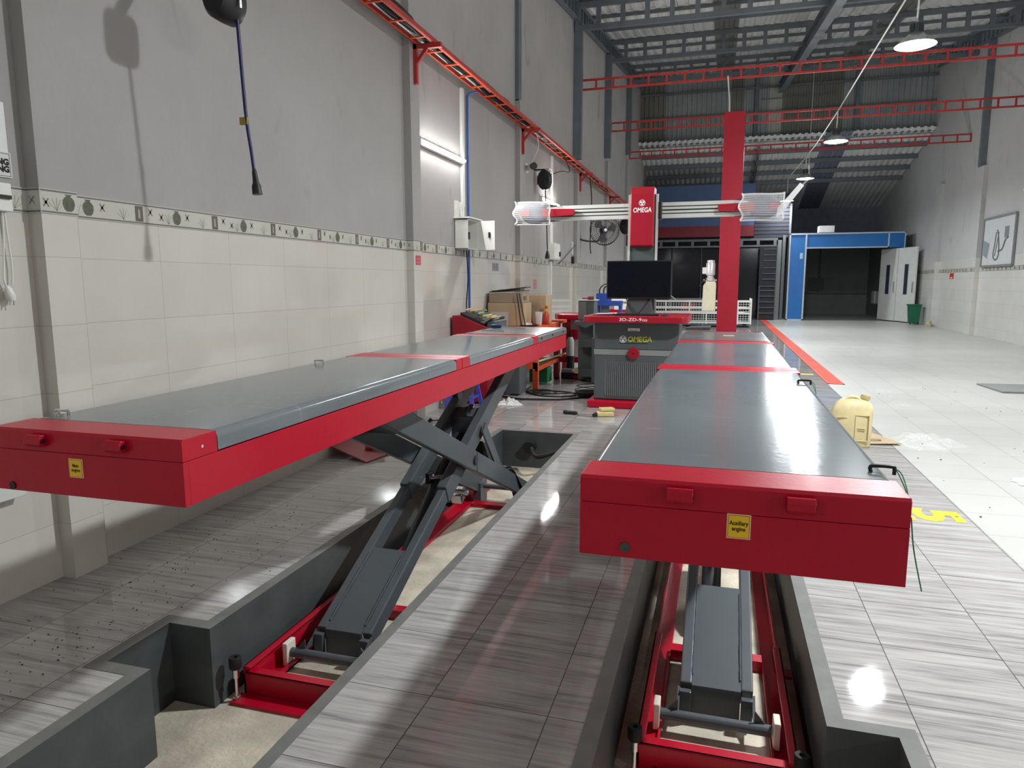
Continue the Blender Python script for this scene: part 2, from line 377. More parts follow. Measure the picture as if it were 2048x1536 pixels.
def smoothpts(pts, k=6):
    pts = [V(p) for p in pts]; P_ = [pts[0]]+pts+[pts[-1]]; o = []
    for i in range(1, len(P_)-2):
        a, b, c, d = P_[i-1:i+3]
        for j in range(k):
            t = j/k; o.append(.5*((2*b)+(-a+c)*t+(2*a-5*b+4*c-d)*t*t+(-a+3*b-3*c+d)*t**3))
    return o+[pts[-1]]
# ================================================================ SETTING
LW, RW = -2.87, 6.27          # wall planes
YB, YE = -4.0, 33.0           # behind the camera, far end
YC = 25.7                     # clerestory plane
EDGE = 1.43                   # wood-look tile ends, white tile begins
def roofz(y): return max(4.75, 4.41+.1355*y)
def lowz(y): return 6.0-.215*(y-YC)
# floor: wood-look tiles with the two lift pits cut out (UV = tile units)
PL = dict(x0=-1.869, x1=-1.205, y0=.6, y1=6.05, nx=-2.06, n0=1.845, n1=2.145)
PR = dict(x0=-.292, x1=.366, y0=.6, y1=6.05, nx=.565, n0=1.0, n1=2.16)
T = .395; RW_ = .055
def floor_mesh():
    rects = []
    def add(x0, x1, y0, y1, ox): rects.append((x0, x1, y0, y1, ox))
    r = RW_
    Lo, Li = PL['x0']-r, PL['x1']+.045
    Ro, Ri = PR['x0']-.055, PR['x1']+r
    yb, yf = PL['y1']+.05, PL['y0']-r
    nxo = PL['nx']-r
    add(LW, nxo, YB, YE, -2.13)
    add(nxo, Lo, YB, PL['n0']-r, -2.13); add(nxo, Lo, PL['n1']+r, YE, -2.13)
    add(Lo, Li, YB, yf, -2.13); add(Lo, Li, yb, YE, -2.13)
    add(Li, Ro, YB, YE, -.86+.0)
    add(Ro, Ri, YB, yf, -.86); add(Ro, Ri, yb, YE, .632)
    nro = PR['nx']+r
    add(Ri, nro, PR['n1']+r, YE, .632); add(Ri, nro, YB, yf, .632)
    add(nro, EDGE, YB, YE, .632)
    me = bpy.data.meshes.new('floor'); vs = []; fs = []; uvs = []
    for x0, x1, y0, y1, ox in rects:
        n = len(vs); vs += [(x0,y0,0),(x1,y0,0),(x1,y1,0),(x0,y1,0)]; fs.append((n,n+1,n+2,n+3))
        uvs += [((x-ox)/T+20, (y-1.585)/T*1.02+20) for x, y in ((x0,y0),(x1,y0),(x1,y1),(x0,y1))]
    me.from_pydata(vs, [], fs); u = me.uv_layers.new(name='UVMap')
    for i, c in enumerate(uvs): u.data[i].uv = c
    me.materials.append(FWOOD); o = bpy.data.objects.new('floor', me); COL.objects.link(o); cp(o, kind='structure')
floor_mesh()
box = MB()
box.quad((EDGE,YB,0),(RW,YB,0),(RW,YE,0),(EDGE,YE,0)); box.build('floor_white_tiles', FWHITE, kind='structure', fix=False)
# pits
PD = -.335
def pit(p, right):
    r = RW_; x0, x1, y0, y1, nx, n0, n1 = (p[k] for k in ('x0','x1','y0','y1','nx','n0','n1'))
    ri = .045 if not right else .055
    if not right: inner = [(x1,y0),(x1,y1),(x0,y1),(x0,n1),(nx,n1),(nx,n0),(x0,n0),(x0,y0)]; outer = [(x1+ri,y0-r),(x1+ri,y1+.05),(x0-r,y1+.05),(x0-r,n1+r),(nx-r,n1+r),(nx-r,n0-r),(x0-r,n0-r),(x0-r,y0-r)]
    else: inner = [(x0,y0),(nx,y0),(nx,n1),(x1,n1),(x1,y1),(x0,y1)]; outer = [(x0-ri,y0-r),(nx+r,y0-r),(nx+r,n1+r),(x1+r,n1+r),(x1+r,y1+.05),(x0-ri,y1+.05)]
    n = len(inner); b = MB()
    b.add([(x,y,.002) for x,y in inner]+[(x,y,.002) for x,y in outer], [(i,(i+1)%n,(i+1)%n+n,i+n) for i in range(n)])
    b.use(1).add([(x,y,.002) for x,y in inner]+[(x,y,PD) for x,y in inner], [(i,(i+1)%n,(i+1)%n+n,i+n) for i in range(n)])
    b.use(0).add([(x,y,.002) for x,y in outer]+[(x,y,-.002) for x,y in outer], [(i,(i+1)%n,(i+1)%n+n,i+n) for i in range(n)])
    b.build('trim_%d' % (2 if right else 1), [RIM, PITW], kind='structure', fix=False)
    X0, X1 = min(x for x,_ in inner), max(x for x,_ in inner)
    MB().quad((X0-.01,y0,PD),(X1+.01,y0,PD),(X1+.01,y1,PD),(X0-.01,y1,PD)).build('floor_pit', CONC, kind='structure', fix=False)
pit(PL, False); pit(PR, True)

# left wall: cream tiles to 1.645, band, grey plaster above; pilasters
BZ0, BZ1 = 1.645, 1.75
def walltop(z0): return [(YB, z0), (YB, 4.75), (2.5, 4.75), (YC, 4.41+.1355*YC), (YC, lowz(YC)), (YE, lowz(YE)), (YE, z0)]
b = MB(); b.box(LW-.2, LW, YB, YE, -.4, BZ0); b.use(1).prism(walltop(BZ0), LW-.2, LW, 'x')
b.build('wall_left', [TILEW, PLAST], kind='structure')
PIL = [(-1.6,-1.43),(2.38,2.56),(6.22,6.42),(9.95,10.25),(14.2,14.5),(18.1,18.4),(22.0,22.3)]
b = MB()
for y0, y1 in PIL:
    b.use(0).box(LW, LW+.075, y0, y1, 0, BZ0)
    top = roofz(y0) if y0 < 9 else {9.95: 3.9, 14.2: 3.75, 18.1: 4.35, 22.0: 5.0}[y0]
    b.use(1).box(LW, LW+.075, y0, y1, BZ0, top)
b.build('trim_3', [TILEW, PLAST], kind='structure')
# right wall
b = MB(); b.box(RW, RW+.2, YB, YE, 0, 1.94); b.use(1).prism(walltop(1.94), RW, RW+.2, 'x')
b.build('wall_right', [TILER, PLASTR], kind='structure')
b = MB()
for y0 in (2.0, 5.8, 9.6, 13.4, 17.1, 20.5, 24.0):
    b.use(0).box(RW-.1, RW, y0, y0+.5, 0, 1.94); b.use(1).box(RW-.1, RW, y0, y0+.5, 1.94, 4.2 if y0 > 19 else roofz(y0))
b.build('trim_4', [TILER, PLASTR], kind='structure')
# far end and behind the camera
b = MB(); b.box(LW, RW, YE, YE+.2, 0, 9); b.build('wall_back', NAVY, kind='structure')
b = MB(); b.box(LW, RW, YB-.2, YB, 0, 6); b.build('wall_front', PLASTR, kind='structure')

# patterned tile band (border lines, vases, crosses, plaques) as relief on the wall
BGM = mat('band_ground', (.55, .54, .48), .2); BLN = mat('band_line', (.16, .17, .14), .3); BVS = mat('band_vase', (.1, .11, .075), .35, var=.3, vscale=60)
BBR = mat('band_plaque', (.13, .1, .085), .4); BXX = mat('band_cross', (.2, .18, .17), .4); BBC = mat('band_branch', (.36, .37, .28), .4)
def band(name, xw, sgn, z0, z1, ya, yb, segs, per=.567, detail_to=99):
    b = MB(); h = z1-z0; t = .004
    def face(x, pts, mi, e): # polygon lying on plane x=const
        xx = x+sgn*e; b.use(mi).add([(xx, y, z) for y, z in pts], [tuple(range(len(pts)))])
    for (x, y0, y1) in segs:
        b.use(0).box(min(x, x+sgn*t), max(x, x+sgn*t), y0, y1, z0, z1)
        e = t+.0008
        for za, zb in ((z0+.004, z0+.011), (z1-.011, z1-.004)): face(x, [(y0,za),(y1,za),(y1,zb),(y0,zb)], 1, e)
        B0 = 2.228 if (sgn > 0 and x > LW+.01 and y0 < 3) else 2.965
        k0 = int(math.floor((y0-B0)/per)); k = k0
        while B0+k*per < y1:
            Y = B0+k*per; k += 1
            def ok(a, c): return a >= y0 and c <= y1
            zc = (z0+z1)/2
            if ok(Y, Y+.05): face(x, [(Y,z0+.014),(Y+.05,z0+.014),(Y+.05,z1-.014),(Y,z1-.014)], 3, e); face(x, [(Y+.018,zc-.02),(Y+.032,zc-.025),(Y+.03,zc+.02),(Y+.02,zc+.025)], 5, e+.0004)
            for yy, zz in ((Y+.1, zc+.014), (Y+.175, zc-.006), (Y+.367, zc+.008)):
                if ok(yy-.016, yy+.016):
                    for d in (1, -1): face(x, [(yy-.016, zz-.016*d),(yy-.010, zz-.019*d),(yy+.016, zz+.016*d),(yy+.010, zz+.019*d)], 4, e)
                    face(x, [(yy-.006,zz-.006),(yy+.006,zz-.006),(yy+.006,zz+.006),(yy-.006,zz+.006)], 4, e)
            yy = Y+.287
            if ok(yy-.03, yy+.03):
                pr = [(.011,-.036),(.023,-.027),(.031,-.006),(.029,.012),(.019,.024),(.010,.028),(.018,.037)]
                face(x, [(yy+a, zc+c) for a, c in pr]+[(yy-a, zc+c) for a, c in pr[::-1]], 2, e)
            for cy in (Y+.225, Y+.49):
                if ok(cy-.04, cy+.04):
                    for a0 in (-55, -25, 5, 30, 60):
                        a = math.radians(a0); L = .045
                        face(x, [(cy-.0015,z0+.016),(cy+.0015,z0+.016),(cy+.0015+L*math.sin(a),z0+.016+L*math.cos(a)*1.2),(cy-.0015+L*math.sin(a),z0+.016+L*math.cos(a)*1.2)], 5, e+.0002)
    return b.build(name, [BGM, BLN, BVS, BBR, BXX, BBC], kind='structure', fix=False)
segs = []; py = YB
for y0, y1 in PIL:
    segs.append((LW, py, y0)); segs.append((LW+.075, y0, y1)); py = y1
segs.append((LW, py, 24)); band('trim_5', LW, 1, BZ0, BZ1, YB, 24, segs)
b = MB()
for y0, y1 in PIL: # returns of the band on the pilaster faces turned to the camera
    b.use(0).box(LW, LW+.079, y0-.004, y0, BZ0, BZ1)
    for za, zb in ((BZ0+.004, BZ0+.011), (BZ1-.011, BZ1-.004)): b.use(1).box(LW, LW+.079, y0-.0048, y0-.004, za, zb)
    if y0 < 7:
        for d in (1, -1): b.use(2).bar((LW+.02, y0-.0046, 1.70-.016*d), (LW+.05, y0-.0046, 1.70+.016*d), .001, .006, up=(0,1,0))
b.build('trim_6', [BGM, BLN, BXX], kind='structure')
segs = []; py = 5
for y0 in (5.8, 9.6, 13.4, 17.1, 20.5, 24.0): segs.append((RW, py, y0)); segs.append((RW-.1, y0, y0+.5)); py = y0+.5
segs.append((RW, py, 26.5)); band('trim_7', RW, -1, 1.6, 1.7, 5, 26, segs, per=.5)

# roof sheets: main roof rises away from the camera to the clerestory, then the low roof falls
bR = MB(); rows = [YB, 0, 2.5, 6, 10, 14, 18, 22, YC+.1]
DARK = [(-.35, .2), (3.4, 4.0)]
xs = [LW, -.35, .2, 3.4, 4.0, RW]
for i in range(5):
    bR.use(1 if i in (1, 3) else 0).wave(xs[i], xs[i+1], lambda x, y, o: (x, y, roofz(y)+.46+o), .23, .04, rows, n=14)
bR.build('ceiling', [SHEET, SHEETD], kind='structure', fix=False)
bR = MB(); rows = [YC-.4, YC+2, YC+4, YE]
xs = [LW, 3.1, 3.9, RW]
for i in range(3):
    bR.use(1 if i == 1 else 0).wave(xs[i], xs[i+1], lambda x, y, o: (x, y, lowz(y)+o), .19, .03, rows, n=14)
bR.build('ceiling_low', [SHEET, NAVY], kind='structure', fix=False)
# clerestory wall of ribbed sheet
b = MB(); xs = [LW, -2.0, .15, .55, 1.35, 1.75, 2.5, 3.6, RW]; tone = [1, 0, 1, 0, 2, 1, 1, 0]
for i in range(8):
    b.use(tone[i]).wave(xs[i], xs[i+1], lambda x, z, o: (x, YC-o, z), .16, .03, [5.95, 8.45], n=14)
b.build('wall_clerestory', [SHEETW, SHEETD, SHEETL], kind='structure', fix=False)
b = MB()
for x in (.95, 4.0): b.box(x-.06, x+.06, YC-.16, YC-.05, 6.0, 8.1)
for z in (6.05, 6.9, 7.7): b.box(LW, RW, YC-.12, YC-.05, z-.03, z+.03)
b.box(1.1, 3.4, YC-.14, YC-.12, 6.2, 6.23); b.box(1.1, 3.4, YC-.14, YC-.12, 7.3, 7.33)
b.build('trim_8', STEEL, kind='structure')
# purlins (across the hall) under both roofs
b = MB(); y = .5
while y < YC-.3: b.box(LW, RW, y-.02, y+.02, roofz(y)+.38, roofz(y)+.45); y += 1.4
b.build('ceiling_purlins', STEEL, kind='structure')
b = MB(); y = YC+.7
while y < 30.3: b.box(LW, RW, y-.04, y+.04, lowz(y)-.15, lowz(y)-.01); y += 1.0
b.build('ceiling_purlins_low', STEEL, kind='structure')
# mid beam along the hall
b = MB(); p, q = V((1.68, 3, roofz(3)-.40)), V((1.68, YC-.1, roofz(YC)-.40))
b.bar(p, q, .16, .02); b.bar(p+V((0,0,.3)), q+V((0,0,.3)), .16, .02); b.bar(p+V((0,0,.15)), q+V((0,0,.15)), .02, .3); b.build('trim_9', STEEL, kind='structure')
p, q = V((1.1, YC+.1, lowz(YC)-.2)), V((1.1, 30.4, lowz(30.4)-.2)); MB().bar(p, q, .08, .14).build('trim_10', STEEL, kind='structure')
# ================================================================ STEELWORK
def truss(name, y, z0, z1, x0, x1, n, m, label, cat, group, chord=.06, web=.05, depth=.06, webs=True):
    t = thing(name, label, cat, ((x0+x1)/2, y, z0), group)
    box_obj('bottom_chord', m, (x0, x1, y-depth/2, y+depth/2, z0, z0+chord), t)
    box_obj('top_chord', m, (x0, x1, y-depth/2, y+depth/2, z1-chord, z1), t)
    st = (x1-x0)/n
    for i in range(n+1):
        x = x0+i*st; x = min(max(x, x0+web/2), x1-web/2)
        box_obj('web_post', m, (x-web/2, x+web/2, y-depth/2+.004, y+depth/2-.004, z0+chord-.002, z1-chord+.002), t)
    return t
for i, y in enumerate((14.05, 18.05, 22.0)):
    truss('roof_truss', y, roofz(y)-.2, roofz(y)+.3, LW+.02, RW-.02, 20, STEEL,
          'grey steel roof truss crossing the hall above the %s red lattice beam' % ('nearest', 'middle', 'farthest')[i], 'truss', 'grey roof trusses', chord=.09, web=.085, depth=.08)
y = 9.9
truss('roof_truss', y, roofz(y)-.2, roofz(y)+.3, LW+.02, RW-.02, 20, STEEL, 'grey steel roof truss at the top edge of the photo, closest to the lifts', 'truss', 'grey roof trusses', chord=.09, web=.085, depth=.08)
# lattice eaves girders along both wall tops
for nm, x in (('left', LW+.05), ('right', RW-.05)):
    t = thing('eaves_girder', 'grey lattice girder running along the top of the %s wall' % nm, 'girder', (x, 9, roofz(9)))
    for dz, pn in ((.02, 'bottom_chord'), (.32, 'top_chord')):
        MB().bar((x, 4, roofz(4)+dz), (x, YC-.1, roofz(YC)+dz), .06, .05).build(pn, STEEL, t)
    yy = 9.5
    while yy < YC-.2: box_obj('lattice_bar', STEEL, (x-.02, x+.02, yy-.018, yy+.018, roofz(yy)+.04, roofz(yy)+.30), t); yy += .3
# steel columns on the pilasters
for i, (y, zb) in enumerate(((10.02, 3.88), (14.12, 3.75), (17.95, 4.4), (21.95, 5.15))):
    c = MB(); x = LW+.0; zt = roofz(y)-.03
    w_ = .06 if i == 0 else .16
    c.box(x, x+w_, y-.07, y+.07, zb, zt)
    c.build('steel_column', STEEL, label=['thin dark steel column rising from the pilaster behind the electric box', 'dark steel column on the left wall holding the nearest red lattice beam',
        'dark steel column on the left wall holding the middle red lattice beam', 'dark steel column on the left wall holding the farthest red lattice beam'][i], cat='column', group='steel columns on the left wall', bevel=.004)
c = MB(); c.box(RW-.14, RW, 20.7, 20.85, 4.2, roofz(20.8)-.03); c.build('steel_column', STEEL, label='dark steel column high on the right wall above the framed picture', cat='column')
# red lattice beams across the hall
for i, (y, z0, z1, x0, x1) in enumerate(((14.22, 5.06, 5.27, LW+.08, RW), (18.1, 5.04, 5.27, LW+.12, RW), (22.0, 5.02, 5.24, LW+.1, RW))):
    truss('lattice_beam', y, z0, z1, x0, x1, 27, REDS, 'red lattice beam spanning the hall, %s of the three' % ('nearest', 'middle one', 'farthest')[i],
          'beam', 'red lattice beams across the hall', chord=.035, web=.035, depth=.04)

# ---------------- high-bay lamps on their cable
def highbay(y, label):
    x, z = LAMP_X, LAMP_Z
    t = thing('high_bay_lamp', label, 'lamp', (x, y, z), 'high bay lamps on the cable')
    b = MB().lathe((x, y, z), [(.225, 0), (.222, .008), (.075, .135), (.05, .14)], 32); b.build('shade', ZINC, t, smooth=True)
    MB().lathe((x, y, z), [(0, .012), (.2, .012), (.2, .018), (0, .018)], 32).build('diffuser', LED, t)
    h = MB(); h.lathe((x, y, z), [(.03, .135), (.05, .14), (.05, .25), (0, .25)], 20)
    for k in range(16):
        a = 2*PI*k/16; h.obox((x+.06*math.cos(a), y+.06*math.sin(a), z+.195), (.035, .004, .09), rot('Z', k*22.5))
    h.build('heat_sink', CABG, t)
    MB().tube([(x, y, z+.25), (x, y, z+.3)], .014, 8).build('hook', ZINC, t)
    top = cordz(y)
    MB().tube([(x, y, z+.3), (x+.005, y, (z+.3+top)/2), (x, y, top-.013)], .011, 8).build('stem', WHITEP, t)
CORD = [(-3.9, 4.72), (3.9, 4.72), (9.8, 4.9), (12.4, 4.82), (15.8, 4.7), (19, 4.66), (21.1, 4.7), (24, 4.8), (26.6, 4.88)]
def cordz(y):
    for (a, za), (b_, zb) in zip(CORD, CORD[1:]):
        if a <= y <= b_: return za+(zb-za)*(y-a)/(b_-a)
LL = ['high bay lamp hanging above the red lifts, just out of frame', 'large grey high bay lamp at the upper right, nearest one in view',
      'high bay lamp in the middle distance, in front of the clerestory', 'small far high bay lamp left of the right wall slope', 'farthest high bay lamp hanging beside the paint booth front']
for y, l in zip(LAMP_Y, LL): highbay(y, l)
MB().tube([(LAMP_X, y, z) for y, z in CORD], .012, 8).build('lamp_cable', WHITEP, label='white power cable strung down the hall between the high bay lamps', cat='cable')
# short bent light bracket hanging by the roof in the distance
MB().tube([(2.55, 24.5, 4.98), (2.55, 24.5, 4.55), (2.35, 24.5, 4.35)], .03, 8).tube([(2.55, 24.5, 4.9), (2.55, 24.5, roofz(24.5)+.45)], .008, 6).build('bent_pipe', WHITEP, label='short bent white pipe hanging below the far low roof', cat='pipe')

# ---------------- left wall fittings
def tube_light(y, z, label):
    t = thing('tube_light', label, 'light', (LW, y, z), 'fluorescent tubes on the walls')
    box_obj('housing', WHITEP, (LW+.0, LW+.045, y-.6, y+.6, z-.03, z+.03), t, bevel=.004)
    MB().tube([(LW+.062, y-.57, z), (LW+.062, y+.57, z)], .015, 10).build('tube', TUBEM, t)
t = thing('tube_light', 'tube light on the right wall behind the camera', 'light', (RW, TUBE_R[0], TUBE_R[1]), 'fluorescent tubes on the walls')
box_obj('housing', WHITEP, (RW-.045, RW, TUBE_R[0]-.6, TUBE_R[0]+.6, TUBE_R[1]-.03, TUBE_R[1]+.03), t, bevel=.004)
MB().tube([(RW-.062, TUBE_R[0]-.57, TUBE_R[1]), (RW-.062, TUBE_R[0]+.57, TUBE_R[1])], .015, 10).build('tube', TUBEM, t)
for (ty, tz), l in zip(TUBES, ('glowing white tube light on the grey wall left of the electric box', 'second glowing tube light, behind the wrapped left camera head', 'tube light on the left wall behind the camera')):
    tube_light(ty, tz, l)
# cable tray
TX0, TX1, TZ = -2.77, -2.595, 3.52
t = thing('cable_tray', 'orange red ladder tray full of black hoses along the left wall', 'cable tray', ((TX0+TX1)/2, 12, TZ))
for x, nm in ((TX0, 'rail'), (TX1, 'rail')):
    b = MB().box(x-.008, x+.008, .5, 23, TZ-.0, TZ+.04); b.build(nm, REDS if x > -2.7 else REDS, t)
yy = .7
while yy < 23: box_obj('rung', ORANGE, (TX0, TX1, yy-.012, yy+.012, TZ, TZ+.012), t); yy += .42
for x in (TX0+.009, TX1-.009): box_obj('lip', ORANGE, (x-.005, x+.005, .5, 23, TZ-.004, TZ+.006), t)
hb = MB()
for k in range(7):
    pts = []; ph = random.random()*6; yy = 1.0
    while yy < 13+k: pts.append((-2.68+.04*math.sin(yy*(1.1+k*.23)+ph), yy, TZ+.03+.015*k/3+.02*math.sin(yy*(2.1+.3*k)+ph*2))); yy += .16
    hb.tube(pts, .010+.002*(k % 3), 6)
for k in range(6):
    cy = 5.35+.05*k; pts = [(-2.675+.06*math.cos(a*PI/8), cy+.45*math.sin(a*PI/8), TZ+.045+.008*k) for a in range(16)]; hb.tube(pts, .009, 6, closed=True)
for k in range(5):
    cy = 8.55+.05*k; pts = [(-2.675+.05*math.cos(a*PI/8), cy+.3*math.sin(a*PI/8), TZ+.04+.008*k) for a in range(16)]; hb.tube(pts, .007, 6, closed=True)
hb.build('hoses', RUBBER, label='bundle of black hoses and cables lying in the orange cable tray', cat='hose')
MB().tube([(-2.725, 3, TZ+.03), (-2.725, 11, TZ+.03)], .009, 8).build('conduit', WHITEP, label='straight white conduit lying inside the orange cable tray', cat='pipe')
for k, (y, l) in enumerate(((6.32, 'dark red bracket under the cable tray above the glowing tube light'), (10.05, 'dark red bracket under the cable tray above the white camera'), (14.4, 'small far bracket under the cable tray by the hanging reel'), (18.4, 'farthest bracket under the cable tray'))):
    xw = LW+.075; b = MB().box(xw, xw+.035, y-.02, y+.02, 3.17, TZ-.002); b.box(xw, -2.52, y-.02, y+.02, TZ-.045, TZ-.002)
    b.bar((xw+.02, y, TZ-.17), (xw+.14, y, TZ-.03), .03, .03); b.build('tray_bracket', REDS, label=l, cat='bracket', group='cable tray brackets')
# conduits and blue pipe
t = thing('trunking', 'white vertical cable trunking dropping to the open electric box', 'trunking', (LW+.015, 7.74, 2.0))
box_obj('cover', WHITEP, (LW+.0, LW+.03, 7.71, 7.78, 2.08, 3.5), t, bevel=.003)
box_obj('trunking_far', WHITEP, (LW+.0, LW+.03, 12.15, 12.24, 2.02, 3.5), None, label='white vertical trunking behind the left camera head', cat='trunking', bevel=.003)
box_obj('trunking_low', WHITEP, (LW+.0, LW+.03, 12.12, 12.2, .3, 1.72), None, label='white trunking on the tiles below the small breaker panel', cat='trunking', bevel=.003)
MB().tube([(LW+.02, 7.92, .75), (LW+.02, 7.92, 3.46), (LW+.04, 7.93, 3.49), (TX0+.03, 7.95, 3.5)], .013, 8).build('air_pipe', BLUEPIPE, label='blue air pipe running up the wall to the cable tray', cat='pipe')
MB().tube(smoothpts([(LW+.03, 7.8, 1.72), (LW+.04, 7.82, 1.4), (LW+.03, 7.78, 1.1), (LW+.05, 7.75, .9)]), .007, 6).build('power_cable', RUBBER, label='thin black cable hanging below the electric box beside the blue pipe', cat='cable')
# open electric box
t = thing('electric_box', 'white electric box on the wall with its door swung open', 'electric box', (LW+.1, 7.6, 1.75))
b = MB(); x0, x1, y0, y1, z0, z1 = LW, LW+.16, 7.5, 7.85, 1.72, 2.05
for d in ((x0, x0+.01, y0, y1, z0, z1), (x0, x1, y0, y0+.01, z0, z1), (x0, x1, y1-.01, y1, z0, z1), (x0, x1, y0, y1, z0, z0+.01), (x0, x1, y0, y1, z1-.01, z1)): b.box(*d)
b.build('body', WHITEP, t, bevel=.002)
d = box_obj('door', WHITEP, (x1, x1+.2, y1-.0, y1+.012, z0+.0, z1-.0), t, bevel=.002)
b = MB().box(x1+.13, x1+.15, y1-.02, y1, z0+.14, z0+.2); b.build('lock', BLACK, d)
b = MB()
for k in range(5): b.box(x0+.02, x0+.09, y0+.05+k*.045, y0+.085+k*.045, z0+.12, z0+.2)
b.build('breakers', BLACK, t)
for k, dy in enumerate((-.06, -.02, .1, .2)):
    MB().box(x0, x0+.03, 7.56+dy, 7.585+dy, z1, z1+.2 - .04*(k == 3)).build('cut_trunking', WHITEP, t)
box_obj('cap_plate', WHITEP, (x0, x1+.03, y0-.03, y1+.08, z1+.005, z1+.02), t)
# small panels and switches
t = thing('breaker_panel', 'small closed white breaker panel below the far trunking', 'electric box', (LW+.06, 12.2, 1.8))
box_obj('body', WHITEP, (LW, LW+.12, 12.0, 12.4, 1.74, 2.02), t, bevel=.004)
box_obj('front', WHITEPAINT, (LW+.12, LW+.13, 12.02, 12.38, 1.76, 2.0), t)
box_obj('switch', BLACK, (LW+.13, LW+.15, 12.3, 12.36, 1.8, 1.88), t)
# security camera
t = thing('security_camera', 'white wall camera with a dark round lens under the tray bracket', 'camera', (LW, 10.45, 3.0))
box_obj('mount', WHITEP, (LW, LW+.05, 10.35, 10.5, 2.97, 3.1), t, bevel=.005)
MB().cyl((LW+.05, 10.42, 3.03), (LW+.2, 10.2, 3.02), .045).build('housing', WHITEP, t, smooth=True)
MB().cyl((LW+.2, 10.2, 3.02), (LW+.225, 10.165, 3.02), .05).build('lens', BLACK, t, smooth=True)
MB().tube(smoothpts([(LW+.22, 10.33, 3.5), (LW+.24, 10.35, 3.3), (LW+.12, 10.4, 3.1)]), .006, 6).build('cord', WHITEP, t)
# hose reels
def reel(c, r, wd, label, cord_z, plug, tag, tilt=0, wall=True):
    x, y, z = c
    t = thing('cable_reel', label, 'cable reel', (x, y, z-r))
    prof = [(0, -wd/2), (r*.8, -wd/2), (r*.97, -wd*.38), (r, 0), (r*.97, wd*.38), (r*.8, wd/2), (0, wd/2)]
    dm = MB().lathe(c, prof, 28, rot('X', 90)); dm.v = [V((x+(v.x-x)*.78, v.y, z+(v.z-z)*1.12)) for v in dm.v]; dm.build('drum', BLACK, t, smooth=True)
    MB().tube([(x-r*.86, y, z-r*.5), (x-r*.88, y, z+r*1.2), (x+r*.88, y, z+r*1.2), (x+r*.86, y, z-r*.5)], .008, 8).build('bracket', CHROME, t)
    if wall: box_obj('wall_arm', BLACK, (LW, x, y-.03, y+.03, z+r*1.05, z+r*1.2), t)
    return t
t = reel((-2.34, 3.07, 2.70), .1, .17, 'black cable reel cut off by the top of the photo', 0, 0, 0)
MB().tube(smoothpts([(-2.3, 3.1, 2.7), (-2.3, 3.13, 2.2), (-2.285, 3.14, 2.0), (-2.275, 3.14, 1.9)]), .009, 8).build('cord', mat('navy_cord', (.012, .012, .09), .5), t)
MB().lathe((-2.262, 3.14, 1.79), [(0, 0), (.026, 0), (.024, .04), (.016, .06), (.013, .11), (.009, .125), (0, .125)], 14, rot('Y', -6)).build('plug_socket', BLACK, t, smooth=True)
b = MB().box(-2.335, -2.29, 3.125, 3.14, 2.13, 2.165); b.build('tag', mat('tag_yellow', (.35, .25, .05), .6), t)
t = reel((-2.7, 11.05, 2.94), .14, .15, 'small black cable reel beside the white trunking', 0, 0, 0, tilt=0)
MB().tube(smoothpts([(-2.68, 11.0, 2.82), (-2.66, 11.0, 2.4), (-2.65, 11.0, 2.1), (-2.64, 11.0, 1.86)]), .009, 6).build('cord', BLACK, t)
MB().lathe((-2.64, 11.0, 1.72), [(0, 0), (.04, 0), (.035, .05), (.012, .13), (0, .13)], 12).build('plug_socket', BLACK, t)
MB().tube(smoothpts([(-2.62, 11.0, 3.0), (-2.5, 11.3, 3.1), (-2.42, 11.6, 3.15), (-2.6, 11.8, 3.5)]), .007, 6).build('feed_cord', BLACK, t)
t = reel((-2.68, 20.8, 2.95), .21, .2, 'far black cable reel left of the tall red aligner head', 0, 0, 0)
MB().tube(smoothpts([(LW+.2, 14.9, 3.5), (LW+.22, 15.0, 3.0), (LW+.2, 15.0, 2.2), (LW+.22, 15.0, 1.95)]), .012, 6).build('drop_cord', BLACK, label='black drop cord hanging beside the wall fan', cat='cable')
# wall fan
fc = V((-2.36, 14.95, 2.43)); fr = .31
R = rot('Z', 22) @ rot('X', 90)
t = thing('wall_fan', 'dark round wall fan on a bent arm with its wire guard', 'fan', (LW, 15, 2.2))
b = MB()
for r_, z in ((fr, 0), (fr*.96, .06), (fr*.96, -.06), (fr*.6, .075)): b.tube([fc+R@V((r_*math.cos(a*PI/16), r_*math.sin(a*PI/16), z)) for a in range(32)], .009 if z == 0 else .004, 5, closed=True)
for k in range(40):
    a = k*PI/20; e = lambda r_, z: fc+R@V((r_*math.cos(a), r_*math.sin(a), z)); b.tube([e(.05, .09), e(fr*.6, .075), e(fr, 0), e(fr*.6, -.06)], .003, 4)
b.build('guard', FANM, t)
b = MB()
for k in range(3):
    a0 = k*2*PI/3; pts = []
    for j in range(7): a = a0-.15+j*.16; pts.append((a, .27-.05*abs(j-3)/3))
    vs = [fc+R@V((.04*math.cos(a0), .04*math.sin(a0), .0))]+[fc+R@V((r_*math.cos(a), r_*math.sin(a), .03*(j-3)/3)) for j, (a, r_) in enumerate(pts)]
    b.add(vs, [tuple(range(len(vs)))]); vs2 = [v+R@V((0, 0, .006)) for v in vs]; b.add(vs2, [tuple(range(len(vs2)))])
b.build('blades', mat('fan_blade', (.12, .12, .13), .5), t)
MB().lathe(fc, [(0, .1), (.03, .1), (.045, .07), (.045, .0)], 16, R).build('hub', ZINC, t, smooth=True)
MB().lathe(fc, [(.05, -.02), (.08, -.06), (.08, -.16), (.05, -.2), (0, -.2)], 16, R).build('motor', FANM, t, smooth=True)
MB().tube(smoothpts([(LW+.03, 14.6, 2.42), (LW+.04, 14.6, 2.25), (LW+.2, 14.75, 2.2), (-2.5, 15.0, 2.22), (-2.44, 15.08, 2.4)]), .018, 8).build('arm', BLACK, t, smooth=True)
